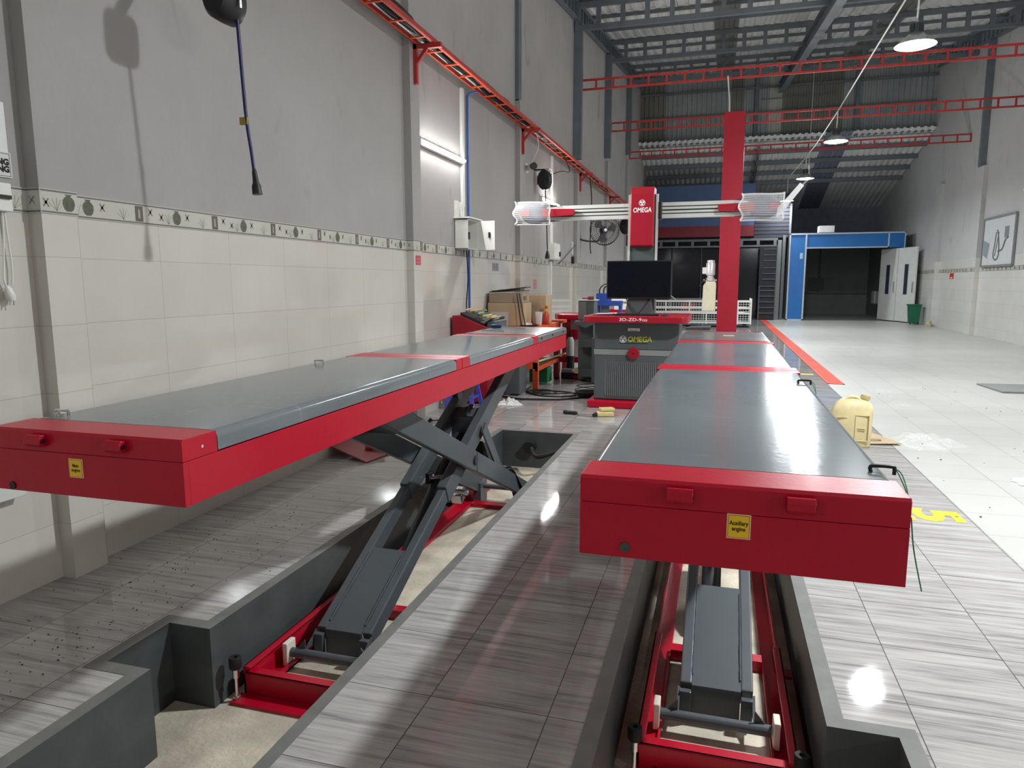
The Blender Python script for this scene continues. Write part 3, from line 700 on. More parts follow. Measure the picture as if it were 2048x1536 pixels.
box_obj('wall_plate', BLACK, (LW, LW+.03, 14.54, 14.66, 2.3, 2.5), t)
MB().tube(smoothpts([(LW+.04, 14.6, 2.22), (LW+.03, 13.9, 2.0), (LW+.03, 13.0, 1.75), (LW+.02, 12.7, 1.68)]), .006, 5).build('power_lead', BLACK, t)
# more wall switches and stickers
for k, (y, z, sy, sz, m, l) in enumerate(((6.55, 1.56, .12, .09, mat('sticker_red', (.5, .08, .09), .5), 'small red notice sticker on the tiles under the pilaster band'), (9.0, 1.55, .26, .1, mat('sticker_grey', (.2, .2, .2), .5), 'small grey printed sticker under the patterned band'),
    (11.1, 1.32, .2, .15, mat('sticker_pink', (.5, .2, .2), .6), 'faded pink sticker low on the tiles beside the cardboard boxes'))):
    t = thing('sticker', l, 'sticker', (LW, y, z)); xx = LW+(.075 if k == 0 else 0); y = 6.32 if k == 0 else y
    box_obj('sheet', m, (xx+.0005, xx+.002, y-sy/2, y+sy/2, z-sz/2, z+sz/2), t)
    text('', ('CAN\nTHAN', 'CAM\nLUA', 'CB\nLUX')[k] if 0 else ('- - -\n- - -'), .035 if k == 0 else .05, (xx+.0022, y, z), (0, 1, 0), (0, 0, 1), TXTW, 'print', t)
t = thing('wall_switch', 'grey socket box with white switches far down the left wall', 'switch', (LW, 15.6, 1.8))
box_obj('trunk', WHITEP, (LW, LW+.03, 14.0, 14.06, 1.9, 2.15), t); box_obj('outlet', BLACK, (LW, LW+.05, 14.0, 14.08, 1.72, 1.86), t)
# left edge of the frame: notice, white box, cord
t = thing('wall_notice', 'white laminated notice with black capital letters at the left edge', 'sign', (LW, 2.1, 1.8))
box_obj('sheet', PAPER, (LW+.0005, LW+.004, 1.62, 2.315, 1.88, 2.085), t)
box_obj('lower_card', mat('notice_card', (.68, .68, .68), .4), (LW+.001, LW+.007, 1.72, 2.322, 1.782, 1.885), t)
b = MB()
for d in ((1.73, 2.316, 1.878, 1.880), (1.73, 2.316, 1.787, 1.789), (2.314, 2.316, 1.787, 1.880)): b.box(LW+.007, LW+.0075, *d)
b.build('border', TXTK, t)
text('', 'KHÔNG\nDỤNG', .034, (LW+.0075, 2.311, 1.829), (0, 1, 0), (0, 0, 1), TXTK, 'lettering', t, align='RIGHT', bold=.002, lines=.85)
text('', 'SỐ', .042, (LW+.0075, 2.2, 1.86), (0, 1, 0), (0, 0, 1), TXTK, 'lettering_top', t, align='RIGHT', bold=.001) if 0 else None
t = thing('socket_box', 'white wall socket box beside the near pilaster at the left edge', 'socket', (LW, 2.2, 1.6))
box_obj('box', WHITEP, (LW, LW+.04, 1.95, 2.285, 1.64, 1.755), t, bevel=.004); box_obj('port', BLACK, (LW+.04, LW+.05, 2.2, 2.275, 1.69, 1.705), t)
t = thing('plug_lead', 'white cord looping down the tiles to a hanging plug', 'cable', (LW+.03, 2.2, 1.25))
MB().tube(smoothpts([(LW+.02, 2.25, 1.64), (LW+.02, 2.245, 1.54), (LW+.02, 2.235, 1.44), (LW+.02, 2.228, 1.36), (LW+.02, 2.24, 1.33)]), .004, 6).build('cord', WHITEP, t, smooth=True)
MB().tube(smoothpts([(LW+.02, 2.26, 1.64), (LW+.02, 2.263, 1.54), (LW+.02, 2.268, 1.42), (LW+.02, 2.262, 1.34)]), .004, 6).build('cord', WHITEP, t, smooth=True)
MB().lathe((LW+.03, 2.245, 1.275), [(0, 0), (.016, 0), (.02, .02), (.014, .05), (.005, .065), (0, .065)], 12, rot('X', 14)).build('plug', WHITEP, t, smooth=True)
MB().tube([(LW+.035, 2.235, 1.28), (LW+.035, 2.23, 1.257)], .003, 6).tube([(LW+.035, 2.25, 1.28), (LW+.035, 2.248, 1.255)], .003, 6).build('prongs', ZINC, t)
box_obj('wall_box', WHITEP, (LW, LW+.06, 1.95, 2.2, .45, .53), None, label='small white box low on the tiles under the left lift deck', cat='socket', bevel=.004)
# ================================================================ LIFTS
def lift(cx, y0, zt, label, sticker, handles, tabs, plug, plug_mat, wires):
    t = thing('scissor_lift', label, 'vehicle lift', (cx, y0+2.2, PD))
    W = .308; L = 4.52; zb = zt-.17; zs = zt-.056
    X0, X1 = cx-W, cx+W
    # red body: front cap full height, side beams, cross bands
    b = MB()
    b.box(X0, X1, y0, y0+.02, zb, zs-.001)                                   # front plate
    b.box(X0, X0+.025, y0+.02, y0+L, zb, zs-.001); b.box(X1-.025, X1, y0+.02, y0+L, zb, zs-.001)
    b.box(X0, X1, y0+L-.02, y0+L, zb, zs-.001)
    b.box(X0+.025, X1-.025, y0+.02, y0+L-.02, zs-.03, zs-.004)
    b.build('body_frame', RED, t, bevel=.0009)
    b = MB(); b.prism([(y0, zs), (y0, zt-.006), (y0+.006, zt), (y0+.125, zt), (y0+.125, zs)], X0, X1, 'x'); b.build('front_cap', RED, t, bevel=.0012)
    sections = [(y0+.128, y0+1.872, DECK), (y0+2.075, y0+3.395, DECK), (y0+3.53, y0+L-.004, DECKS)]
    bands = [(y0+1.874, y0+1.955), (y0+1.96, y0+2.073), (y0+3.397, y0+3.528)]
    for a, c in bands: box_obj('cross_band', RED, (X0, X1, a, c, zs, zt), t, bevel=.003)
    for i, (a, c, m) in enumerate(sections):
        d = MB(); n = .022
        cor = [(n*(1-math.cos(math.radians(q))), n*(1-math.sin(math.radians(q)))) for q in range(0, 91, 15)]
        d.prism([(X0, zs+.0035)]+[(X0+p_, zt-q_) for p_, q_ in cor]+[(X1-p_, zt-q_) for p_, q_ in cor[::-1]]+[(X1, zs+.0035)], a, c, 'y')
        o = d.build('deck_plate', m, t, smooth=True, ang=35)
        if i == 2:
            h = MB()
            for yy in (a+.1, a+.45, a+.85): h.obox((X1+.0006, yy, zs+.028), (.002, .035, .018), Matrix.Identity(3))
            h.build('slot', BLACK, o)
            h = MB(); h.box(X0+.03, X1-.03, a+.03, a+.035, zt+.0002, zt+.003); h.box(X0+.03, X1-.03, c-.04, c-.035, zt+.0002, zt+.003); h.build('plate_seam', RED, o)
    for x in tabs:
        h = MB(); pts = [(y0-.001, zt-.012), (y0-.014, zt-.010), (y0-.022, zt-.02), (y0-.021, zt-.034), (y0-.012, zt-.042), (y0-.001, zt-.042)]
        h.prism(pts, cx+x-.026, cx+x+.026, 'x'); o = h.build('hinge_tab', RED, t, bevel=.002)
        MB().cyl((cx+x+.0262, y0-.011, zt-.026), (cx+x+.0275, y0-.011, zt-.026), .007, 14).build('pin_hole', BLACK, o)
    MB().cyl((cx+plug[0], y0-.003, plug[1]), (cx+plug[0], y0+.01, plug[1]), .0105, 18).build('rubber_plug', plug_mat, t)
    # sticker
    sx, sz = cx+sticker[0], sticker[1]
    s = box_obj('sticker', STKEDGE, (sx-.0225, sx+.0225, y0-.0012, y0-.0002, sz-.025, sz+.025), t)
    box_obj('sticker_line', TXTK, (sx-.0203, sx+.0203, y0-.0016, y0-.0012, sz-.0228, sz+.0228), s)
    box_obj('sticker_field', YELLOW, (sx-.0195, sx+.0195, y0-.0020, y0-.0016, sz-.022, sz+.022), s)
    text('', sticker[2], .0122, (sx, y0-.0022, sz+.001), (1, 0, 0), (0, 0, 1), TXTK, 'lettering', s, ext=.0001, bold=.0003, wid=.036 if 'Aux' in sticker[2] else .028, lines=.95)
    # screw on the side of the front cap
    MB().cyl((X1, y0+.07, zt-.03), (X1+.001, y0+.07, zt-.03), .004, 10).build('screw', CHROME, t)
    # carry handles
    for hx, hy, m in handles:
        h = MB(); pts = smoothpts([(cx+hx-.022, hy, zt), (cx+hx-.024, hy, zt+.008), (cx+hx-.018, hy, zt+.0125), (cx+hx+.018, hy, zt+.0125), (cx+hx+.022, hy, zt+.008), (cx+hx+.022, hy, zt-.004)], 4)
        h.tube(pts, .004, 8); hh = h.build('handle', m, t, smooth=True)
        if wires:
            q = cx+hx+.022
            for k in (0, 1): MB().tube(smoothpts([(q, hy, zt+.01), (q+.006+.006*k, hy-.012, zt-.0), (q+.014, hy-.05-.01*k, zt-.03), (q+.004, hy-.075, zt-.05)]), .0012, 5).build('green_wire', GWIRE, hh)
    if wires: MB().tube(smoothpts([(X1+.005, y0+.02, zt-.04), (X1+.012, y0+.015, zt-.1), (X1+.024, y0-.01, zt-.17)]), .0013, 5).build('green_wire', GWIRE, t)
    # lower flange seen under deck, rollers' rails
    box_obj('roller_rail', ARMB, (X0+.06, X0+.1, y0+.9, y0+3.9, zb+.0, zs-.03), t); box_obj('roller_rail', ARMB, (X1-.1, X1-.06, y0+.9, y0+3.9, zb+.0, zs-.03), t)
    # scissor arms
    def az(y): return .03+.441*(y-3.197)
    def bz(y): return .412-.44*(y-3.572)
    Y1 = 2.545; YA = 2.60; Y2 = 4.86
    for sgn in (-1, 1):
        xi = cx+sgn*.112; xo = cx+sgn*.178
        a = MB(); a.bar((xi, YA+.02, az(YA+.02)), (xi, 3.62, az(3.62)), .045, .085); arm = a.build('lift_arm', ARM, t, bevel=.006)
        a = MB(); a.bar((xi, 3.52, az(3.52)), (xi, Y2, az(Y2)), .058, .115)
        a.build('arm_sleeve', ARM, arm, bevel=.006)
        bb = MB(); bb.bar((xo, 2.62, bz(2.62)), (xo, 4.98, bz(4.98)), .04, .118)
        o = bb.build('cross_arm', ARM, t, bevel=.006)
        w_ = MB()
        for k in range(12): yy = 3.86; w_.obox((xo+sgn*.021, yy, bz(yy)-.06+k*.0105), (.004, .008, .008), rot('X', 17*k))
        w_.build('weld_bead', ARM, o)
        w_ = MB(); pts = [(xi-sgn*.0235, yy, az(yy)+.0435/.915+.0*random.random()) for yy in [YA+.04+.02*k for k in range(21)]]
        w_.tube([(p[0], p[1], p[2]-.001+random.random()*.002) for p in pts], [.0022+.0022*random.random() for _ in pts], 6); w_.build('weld_bead', ARM, arm, smooth=True)
        MB().cyl((xi-sgn*.02, 3.82, az(3.82)), (xo+sgn*.03, 3.82, az(3.82)), .028, 18).build('pivot_pin', ARMB, t)
        box_obj('foot_plate', ARM, (xi-.021, xi+.021, YA-.03, YA-.004, PD+.035, az(YA)+.028), t, bevel=.003)
        g = MB(); g.prism([(Y1-.03, -.25), (Y1+.06, -.2), (Y1+.06, -.26)], xi+sgn*.02, xi+sgn*.03, 'x')
        g.add([(xi+sgn*.024, Y1-.04, -.2), (xi+sgn*.024, Y1-.04, -.26), (xi+sgn*.075, Y1-.04, -.26), (xi+sgn*.024, Y1-.034, -.2), (xi+sgn*.024, Y1-.034, -.26), (xi+sgn*.075, Y1-.034, -.26)], [(0,1,2),(3,5,4),(0,2,5,3),(1,4,5,2),(0,3,4,1)])
        g.build('gusset', ARM, t)
        # nylon slide block
        b = MB().box(cx+sgn*.212-.012, cx+sgn*.212+.012, Y1-.08, Y1-.012, PD+.02, -.212); b.build('slide_block', NYLON, t, bevel=.004)
    MB().cyl((cx-.205, Y1-.045, -.265), (cx+.195, Y1-.045, -.265), .021, 22).build('axle', ARM, t, smooth=True)
    # box plate between the lower arm ends
    R = Matrix.Rotation(math.atan(.441), 3, 'X'); ym = (YA+3.07)/2
    MB().obox((cx, ym+.0, az(ym)+.04), (.18, (3.07-YA)/math.cos(math.atan(.441)), .006), R).build('cover_plate', ARM, t, bevel=.001)
    MB().box(cx-.089, cx+.089, YA-.002, YA+.006, -.325, az(YA)+.04).build('end_plate', ARM, t)
    # upper bridge between the arms
    MB().obox((cx, 4.22, az(4.22)+.03), (.17, .1, .01), R).box(cx-.085, cx+.085, 4.17, 4.18, az(4.17)-.1, az(4.17)+.03).build('bridge_plate', ARM, t)
    MB().obox((cx, 3.1, bz(3.1)+.02), (.31, .34, .01), Matrix.Rotation(-math.atan(.44), 3, 'X')).build('cross_bridge', ARM, t)
    # cylinder, lock rod, strut, pulley, hoses
    c = MB(); c.cyl((cx-.03, 3.3, -.16), (cx-.03, 4.15, .36), .045, 20); cy = c.build('hydraulic_cylinder', ARMB, t, smooth=True)
    MB().cyl((cx-.03, 4.15, .36), (cx-.03, 4.4, .52), .02, 14).build('piston_rod', CHROME, cy, smooth=True)
    MB().cyl((cx-.06, 3.75, .19), (cx+.03, 3.8, .2), .012, 12).build('lock_rod', CHROME, t, smooth=True)
    box_obj('lock_head', BLACK, (cx-.085, cx-.058, 3.73, 3.78, .16, .225), t, bevel=.004)
    MB().obox((cx+.03, 3.98, .03), (.07, .1, .06), rot('X', 20)).cyl((cx+.02, 3.94, .07), (cx+.11, 3.94, .06), .016, 12).build('valve_block', ZINC, t, bevel=.003)
    MB().bar((cx+.165, 4.08, .45), (cx+.165, 4.48, .02), .012, .075).build('strut', ARM, t)
    MB().cyl((cx-.0, 4.22, .5), (cx+.02, 4.22, .5), .05, 20).cyl((cx-.01, 4.22, .5), (cx+.035, 4.22, .5), .02, 12).build('pulley', ARMB, t)
    MB().bar((cx-.06, 4.2, .5), (cx-.05, 4.28, .38), .02, .02).build('latch_lever', ARM, t)
    h = MB()
    for k in range(9):
        a = random.uniform(-.02, .02); x = cx+.1+.01*k
        h.tube(smoothpts([(x-.05, 4.15, .34), (x-.02, 4.2+a, .2), (x, 4.32-a, .08), (x+.01, 4.6+a*2, .04+a), (x+.03, 4.78, -.12), (x+.02+.005*k, 4.95+a, -.3)]), .006+.002*(k % 2), 6)
    h.build('hose_bundle', RUBBER, t, smooth=True)
    MB().cyl((X1-.04, y0+1.95, zb-.004), (X1-.01, y0+1.95, zb-.004), .04, 20).build('guide_wheel', BLACK, t)
    # red base frame on the pit floor
    b = MB(); z0 = PD+.001; bx = .263
    yf = 2.255
    for s in (-1, 1):
        xo, xi = cx+s*bx, cx+s*(bx-.07)
        b.box(min(xo, xi), max(xo, xi), yf, 5.35, z0, z0+.012); b.box(min(xo, xo-s*.012), max(xo, xo-s*.012), yf, 5.35, z0, z0+.075)
        b.box(min(xo-s*.0, xo-s*.03), max(xo, xo-s*.03), yf, 3.02, z0+.115, z0+.127); b.box(min(xo, xo-s*.008), max(xo, xo-s*.008), yf, 3.02, z0+.07, z0+.127)
        b.box(min(xi, xi+s*.01), max(xi, xi+s*.01), yf, 3.02, z0, z0+.03)
    b.box(cx-bx, cx+bx, yf, yf+.012, z0, z0+.1); b.box(cx-bx, cx+bx, yf, yf+.05, z0+.095, z0+.1)
    b.box(cx-bx-.015, cx+bx+.015, yf-.075, yf, z0, z0+.012)
    b.box(cx-bx+.01, cx-bx+.1, yf+.012, yf+.1, z0+.0, z0+.02); b.box(cx+bx-.1, cx+bx-.01, yf+.012, yf+.1, z0, z0+.02)
    b.build('base_frame', RED, t, bevel=.002)
    box_obj('cross_member', RED, (cx-bx+.07, cx+bx-.07, 3.02, 3.08, z0, z0+.05), t); box_obj('cross_member', RED, (cx-bx+.07, cx+bx-.07, 4.82, 4.9, z0, z0+.03), t)
    box_obj('floor_lug', RED, (cx+bx, cx+bx+.05, 3.0, 3.06, z0, z0+.012), t)
    b = MB(); b.box(cx-.2, cx-.14, 4.9, 5.05, z0, -.17); b.box(cx+.14, cx+.2, 4.9, 5.05, z0, -.17); b.cyl((cx-.2, 4.98, -.21), (cx+.2, 4.98, -.21), .02, 14); b.build('pivot_bracket', ARM, t)
    # levelling posts with rubber pads
    for s in (-1, 1):
        px = cx+s*(bx+.0)-(.0 if s < 0 else 0); py = yf-.045 if s < 0 or cx < -1 else yf-.045
        p = MB(); p.cyl((px, py, z0+.012), (px, py, z0+.13), .008, 14); p.cyl((px, py, z0+.012), (px, py, z0+.022), .015, 6); p.cyl((px, py, z0+.105), (px, py, z0+.15), .014, 12)
        o = p.build('levelling_post', CHROME, t, smooth=True)
        MB().lathe((px, py, z0+.145), [(.008, 0), (.022, .0), (.025, .006), (.025, .042), (.022, .048), (.01, .048), (.009, .03), (0, .03)], 24).build('rubber_pad', RUBBER, o, smooth=True)
    return t
lift(.046, 1.394, .951, 'nearer red and grey scissor lift on the right, with the Auxiliary engine sticker', (.008, .870, 'Auxiliary\nengine'),
     ((.296, 1.585, BLACK), (.288, 2.93, BLACK)), (-.106, .118), (-.213, .804), mat('plug_olive', (.06, .07, .05), .6), True)
lift(-1.549, 1.372, .967, 'left red and grey scissor lift beside the tiled wall, with the Main engine sticker', (-.027, .873, 'Main\nengine'),
     ((-.276, 1.56, CHROME), (-.27, 2.93, CHROME)), (-.145, .113), (-.25, .81), BLACK, False)

# hoses and grommets in the back of the left pit
b = MB()
for k in range(4): b.tube(smoothpts([(-1.45, 4.7+.1*k, PD+.02), (-1.35, 5.0+.1*k, PD+.03+.02*k), (-1.25, 5.3, -.22+.015*k), (-1.2, 5.5+.03*k, -.2)]), .012, 6)
b.tube(smoothpts([(-1.55, 5.9, -.12), (-1.45, 5.7, -.14), (-1.3, 5.75, -.1), (-1.21, 5.8, -.12)]), .02, 8)
b.build('hydraulic_hoses', RUBBER, label='black hydraulic hoses at the back end of the left pit', cat='hose', smooth=True)
MB().cyl((-1.6, 6.05, -.13), (-1.6, 6.0, -.14), .06, 20).build('hose_port', RUBBER, label='round black hose port on the back wall of the left pit', cat='pipe')

# ================================================================ WHEEL ALIGNER
t = thing('wheel_aligner', 'grey and red wheel aligner cabinet with monitor stand and wide camera crossbeam', 'wheel aligner', (-.83, 7.8, 0))
X0, X1, Y0, Y1 = -1.275, -.385, 7.5, 8.15
MB().box(X0-.06, X1+.06, Y0-.07, Y1+.05, .002, .085).build('base_plinth', RED, t, bevel=.02)
cab = MB(); cab.box(X0, X1, Y0, Y1, .085, .93); cab = cab.build('cabinet_body', CABG, t, bevel=.008)
# drawer front, rail, knob, vents
d = box_obj('drawer_front', CABG, (X0+.01, X1-.01, Y0-.014, Y0-.001, .64, .925), t, bevel=.003)
box_obj('slot', BLACK, (-1.0, -.7, Y0-.0155, Y0-.014, .7, .708), d)
lb = box_obj('latch', WHITEP, (-.915, -.79, Y0-.02, Y0-.014, .835, .865), d, bevel=.003)
MB().tube(arc((-.852, Y0-.021, .858), .045, 200, 340, 10, 'xz', .4), .0025, 6).build('latch_lip', BLACK, lb)
rail = box_obj('trim_rail', mat('rail_grey', (.25, .26, .25), .45), (X0, X1, Y0-.016, Y0-.001, .575, .635), t, bevel=.003)
MB().cyl((-.848, Y0-.05, .6), (-.848, Y0-.016, .6), .062, 32).build('knob', REDP, t, bevel=.004)
MB().cyl((-.848, Y0-.053, .6), (-.848, Y0-.049, .6), .009, 12).build('keyhole', BLACK, t)
dr = box_obj('lower_door', CABG, (X0+.01, X1-.01, Y0-.014, Y0-.001, .1, .572), t, bevel=.003)
b = MB(); x = X0+.13
b.box(x-.012, x-.004, Y0-.0155, Y0-.014, .14, .53)
while x < X1-.06: b.box(x, x+.011, Y0-.022, Y0-.014, .13, .505); x += .021
b.build('louvre_bars', mat('louvre_grey', (.16, .165, .17), .35), dr)
# brand lettering on the drawer
def logo(c, r, m, ring, parent, yb, nm='emblem'):
    x, z = c; b = MB(); n = 36; e = .0016
    def ann(r0, r1, mi):
        b.use(mi); vs = []; 
        for k in range(n): a = 2*PI*k/n; vs += [(x+r0*math.cos(a), yb, z+r0*math.sin(a)), (x+r1*math.cos(a), yb, z+r1*math.sin(a))]
        b.add(vs, [(2*k, 2*k+1, (2*k+3) % (2*n), (2*k+2) % (2*n)) for k in range(n)])
    ann(r*.84, r, 0)
    if ring: b.use(1).add([(x+r*.84*math.cos(2*PI*k/n), yb+.0004, z+r*.84*math.sin(2*PI*k/n)) for k in range(n)], [tuple(range(n))])
    for k in range(3):
        a0 = -PI/2+k*2*PI/3; pts = []
        for aa, rr in ((-.9, .12), (-.62, .4), (-.78, .66), (-.4, .72), (0, .74), (.4, .72), (.78, .66), (.62, .4), (.9, .12)): 
            pts.append((x+r*max(rr, .12)*math.cos(a0+aa), yb-.0004, z+r*max(rr, .12)*math.sin(a0+aa)))
        b.use(0).add(pts, [tuple(range(len(pts)))])
    return b.build(nm, m, parent, fix=False)
logo((-.965, .747), .038, [mat('emblem_white', (.75, .78, .78), .4), CABG], False, d, Y0-.0155)
text('', 'OMEGA', .076, (-.79, Y0-.0145, .746), (1, 0, 0), (0, 0, 1), TXTY, 'brand_lettering', d, bold=.0014, wid=.252, shear=.1)
# red tabletop with rounded corners, raised lip
def rr_poly(x0, x1, y0, y1, r, n=6):
    o = []
    for cx_, cy_, a in ((x1-r, y0+r, -90), (x1-r, y1-r, 0), (x0+r, y1-r, 90), (x0+r, y0+r, 180)):
        for i in range(n+1): an = math.radians(a+90*i/n); o.append((cx_+r*math.cos(an), cy_+r*math.sin(an)))
    return o
top = MB().prism(rr_poly(-1.37, -.285, 7.28, 8.28, .09), .93, .995, 'z').build('tabletop', REDP, t, bevel=.006)
text('', '3D-ZD-9', .044, (-.868, 7.2792, .964), (1, 0, 0), (0, 0, 1), TXTW, 'model_lettering', top, wid=.228, bold=.0003)
text('', 'GS', .024, (-.72, 7.2792, .959), (1, 0, 0), (0, 0, 1), TXTW, 'model_lettering_small', top, wid=.055, bold=.0014) if 0 else text('', 'GS', .028, (-.722, 7.2792, .959), (1, 0, 0), (0, 0, 1), TXTW, 'model_lettering_small', top, wid=.052, bold=.0004)
# upright mast, red head with emblem
box_obj('mast', CABG, (-.985, -.69, 8.0, 8.2, .995, 2.3), t, bevel=.008)
box_obj('mast_edge', ALUP, (-.70, -.675, 7.985, 8.02, 1.3, 2.3), t); box_obj('mast_edge', ALUP, (-1.0, -.975, 7.985, 8.02, 1.3, 2.3), t)
h = MB(); h.prism([(7.955, 1.73), (7.9, 1.745), (7.9, 2.3), (7.94, 2.375), (8.18, 2.375), (8.18, 1.73)], -.965, -.715, 'x'); hd = h.build('mast_head', REDP, t, bevel=.008)
logo((-.842, 2.2), .034, [mat('emblem_pale', (.85, .85, .85), .4)], False, hd, 7.8985)
text('', 'OMEGA', .071, (-.84, 7.8992, 2.122), (1, 0, 0), (0, 0, 1), TXTW, 'brand_lettering', hd, bold=.0014, wid=.196, shear=.12)
# aluminium crossbeam
b = MB(); z0, z1 = 2.045, 2.21; y0, y1 = 8.02, 8.1
prof = [(y0, z0), (y0, z0+.04), (y0+.012, z0+.042), (y0+.012, z0+.05), (y0, z0+.052), (y0, z0+.075), (y0+.014, z0+.077), (y0+.014, z0+.09), (y0, z0+.092), (y0, z0+.115), (y0+.012, z0+.117), (y0+.012, z0+.125), (y0, z0+.127), (y0, z1), (y1, z1), (y1, z0)]
b.prism(prof, -1.9, .25, 'x'); b.build('crossbeam', ALUP, t)
b = MB()
for zz in (z0+.046, z0+.083, z0+.121): b.box(-1.9, .25, y0+.009, y0+.0125, zz-.005, zz+.005)
b.build('beam_grooves', BLACK, t)
for s, xc in ((-1, -2.07), (1, .42)):
    hd = MB(); R_ = rot('X', 90)
    hd.lathe((xc, 8.0, 2.127), [(0, -.05), (.1, -.05), (.118, -.03), (.118, .03), (.1, .05), (0, .05)], 28, R_)
    hd.v = [V((xc+(v.x-xc)*1.35, v.y, 2.127+(v.z-2.127)*1.0)) for v in hd.v]; hd = hd.build('camera_head', mat('camera_housing', (.05, .06, .1), .4), t, smooth=True)
    for q in (-1, 1): b = MB().prism([(2.09, 0), (2.165, 0)], 0, 1) if 0 else None
    a = MB(); x_in = xc-s*.1
    a.prism([(x_in, 2.08), (x_in, 2.175), (x_in-s*.35, 2.165), (x_in-s*.37, 2.15), (x_in-s*.37, 2.11), (x_in-s*.35, 2.095)], 7.94, 8.0, 'y'); a.build('red_bracket', REDP, t, bevel=.004)
    a = MB(); xo = xc+s*.05; a.prism([(xo, 2.09), (xo, 2.165), (xo+s*.11, 2.155), (xo+s*.11, 2.1)], 7.93, 7.96, 'y'); a.build('red_tip', REDP, t)
    a = MB(); a.prism([(x_in, 2.2), (x_in-s*.2, 2.215), (x_in, 2.23)], 8.0, 8.03, 'y'); a.prism([(x_in, 2.03), (x_in-s*.2, 2.04), (x_in, 2.055)], 8.0, 8.03, 'y'); a.build('black_clip', BLACK, t)
box_obj('beam_clamp', BLACK, (-.675, -.635, 7.98, 8.12, 2.03, 2.22), t, bevel=.01)
box_obj('gooseneck_box', BLACK, (-1.02, -1.0, 8.0, 8.06, 1.75, 1.87), t)
# foam wraps around the two camera heads: ribbed translucent sleeves
def wrap(xc, x0, x1, zc, hz0, hz1, label, flap):
    t = thing('foam_wrap', label, 'packing wrap', (xc, 8.0, zc-.15))
    for yy, nm, sg in ((7.86, 'front_sheet', -1), (8.14, 'back_sheet', 1)):
        b = MB(); nx, nz = 16, 44; vs = []
        for j in range(nz+1):
            v = j/nz
            for i in range(nx+1):
                u = i/nx; hz = hz0+(hz1-hz0)*u
                x = x0+(x1-x0)*u+(.022*math.sin(v*9)*(1-u)**2 if x0 < xc else 0); z = zc+(v-.5)*2*hz+.003*math.sin(u*6)
                bul = .05*(1-(2*u-1)**4)*(1-(2*v-1)**4)
                vs.append((x, yy+sg*bul-sg*.10*(abs(2*v-1)**6), z))
        b.add(vs, [(j*(nx+1)+i, j*(nx+1)+i+1, (j+1)*(nx+1)+i+1, (j+1)*(nx+1)+i) for j in range(nz) for i in range(nx)])
        b.build(nm, WRAP, t, smooth=True, fix=False)
    b = MB()
    for v in [k/12 for k in range(13)]:
        pts = []
        for i in range(17):
            u = i/16; hz = hz0+(hz1-hz0)*u; x = x0+(x1-x0)*u+(.022*math.sin(v*9)*(1-u)**2 if x0 < xc else 0)
            bul = .05*(1-(2*u-1)**4)*(1-(2*v-1)**4); pts.append((x, 7.86-bul+.1*(abs(2*v-1)**6)-.003, zc+(v-.5)*2*hz+.003*math.sin(u*6)))
        b.tube(pts, .0017 if 0 < v < 1 else .008, 5)
    b.build('rib_lines', WRAPS, t, smooth=True)
    for u0, nm in ((0, 'end_fold'), (1, 'end_fold')):
        x = x0 if u0 == 0 else x1; hz = hz0 if u0 == 0 else hz1
        pts = [(x+(.022*math.sin(k/12*9) if (u0 == 0 and x0 < xc) else 0), 7.88+.02*math.sin(k), zc+(k/12-.5)*2*hz) for k in range(13)]
        MB().tube(pts, .009, 6).build(nm, WRAPS, t, smooth=True)
    if flap:
        b = MB(); b.add([(x1-.02, 7.9, zc+.02), (x1+.02, 7.9, zc-.03), (x1+.19, 7.92, zc+.2), (x1+.15, 7.92, zc+.23)], [(0,1,2,3)])
        b.add([(x1-.02, 7.905, zc+.02), (x1+.02, 7.905, zc-.03), (x1+.19, 7.925, zc+.2), (x1+.15, 7.925, zc+.23)], [(3,2,1,0)]); b.build('loose_flap', WRAPS, t, fix=False)
        b = MB(); b.add([(x0+.35, 7.86, zc-.12), (x1, 7.87, zc-.08), (x1+.01, 7.88, zc+.06), (x1-.06, 7.86, zc-.02)], [(0,1,2,3)]); b.build('fold', WRAPS, t, fix=False)
wrap(-2.07, -2.275, -1.87, 2.128, .125, .125, 'translucent ribbed foam wrap around the left camera head', False)
wrap(.42, .18, .6, 2.122, .135, .135, 'translucent ribbed foam wrap with a loose flap around the right camera head', True)

# monitor on the aligner
t = thing('monitor', 'large black flat monitor standing on the red aligner tabletop', 'monitor', (-.86, 7.85, .995))
MB().box(-1.2, -.5, 7.82, 7.86, 1.165, 1.58).build('housing', BLACK, t, bevel=.006)
box_obj('screen', SCREEN, (-1.19, -.51, 7.8165, 7.82, 1.185, 1.57), t)
b = MB(); b.prism([(-1.0, .998), (-.69, .998), (-.72, 1.165), (-.97, 1.165)], 7.86, 7.9, 'y'); b.build('stand', CABG, t)
for s in (1, -1): MB().tube(smoothpts([(-.86+s*.13, 7.855, 1.17), (-.86+s*.06, 7.84, 1.06), (-.86+s*.0, 7.84, 1.0)]), .006, 6).build('cable', BLACK, t)
MB().bar((-.5, 7.83, 1.2), (-.45, 7.83, 1.16), .012, .01).build('side_clip', ZINC, t)
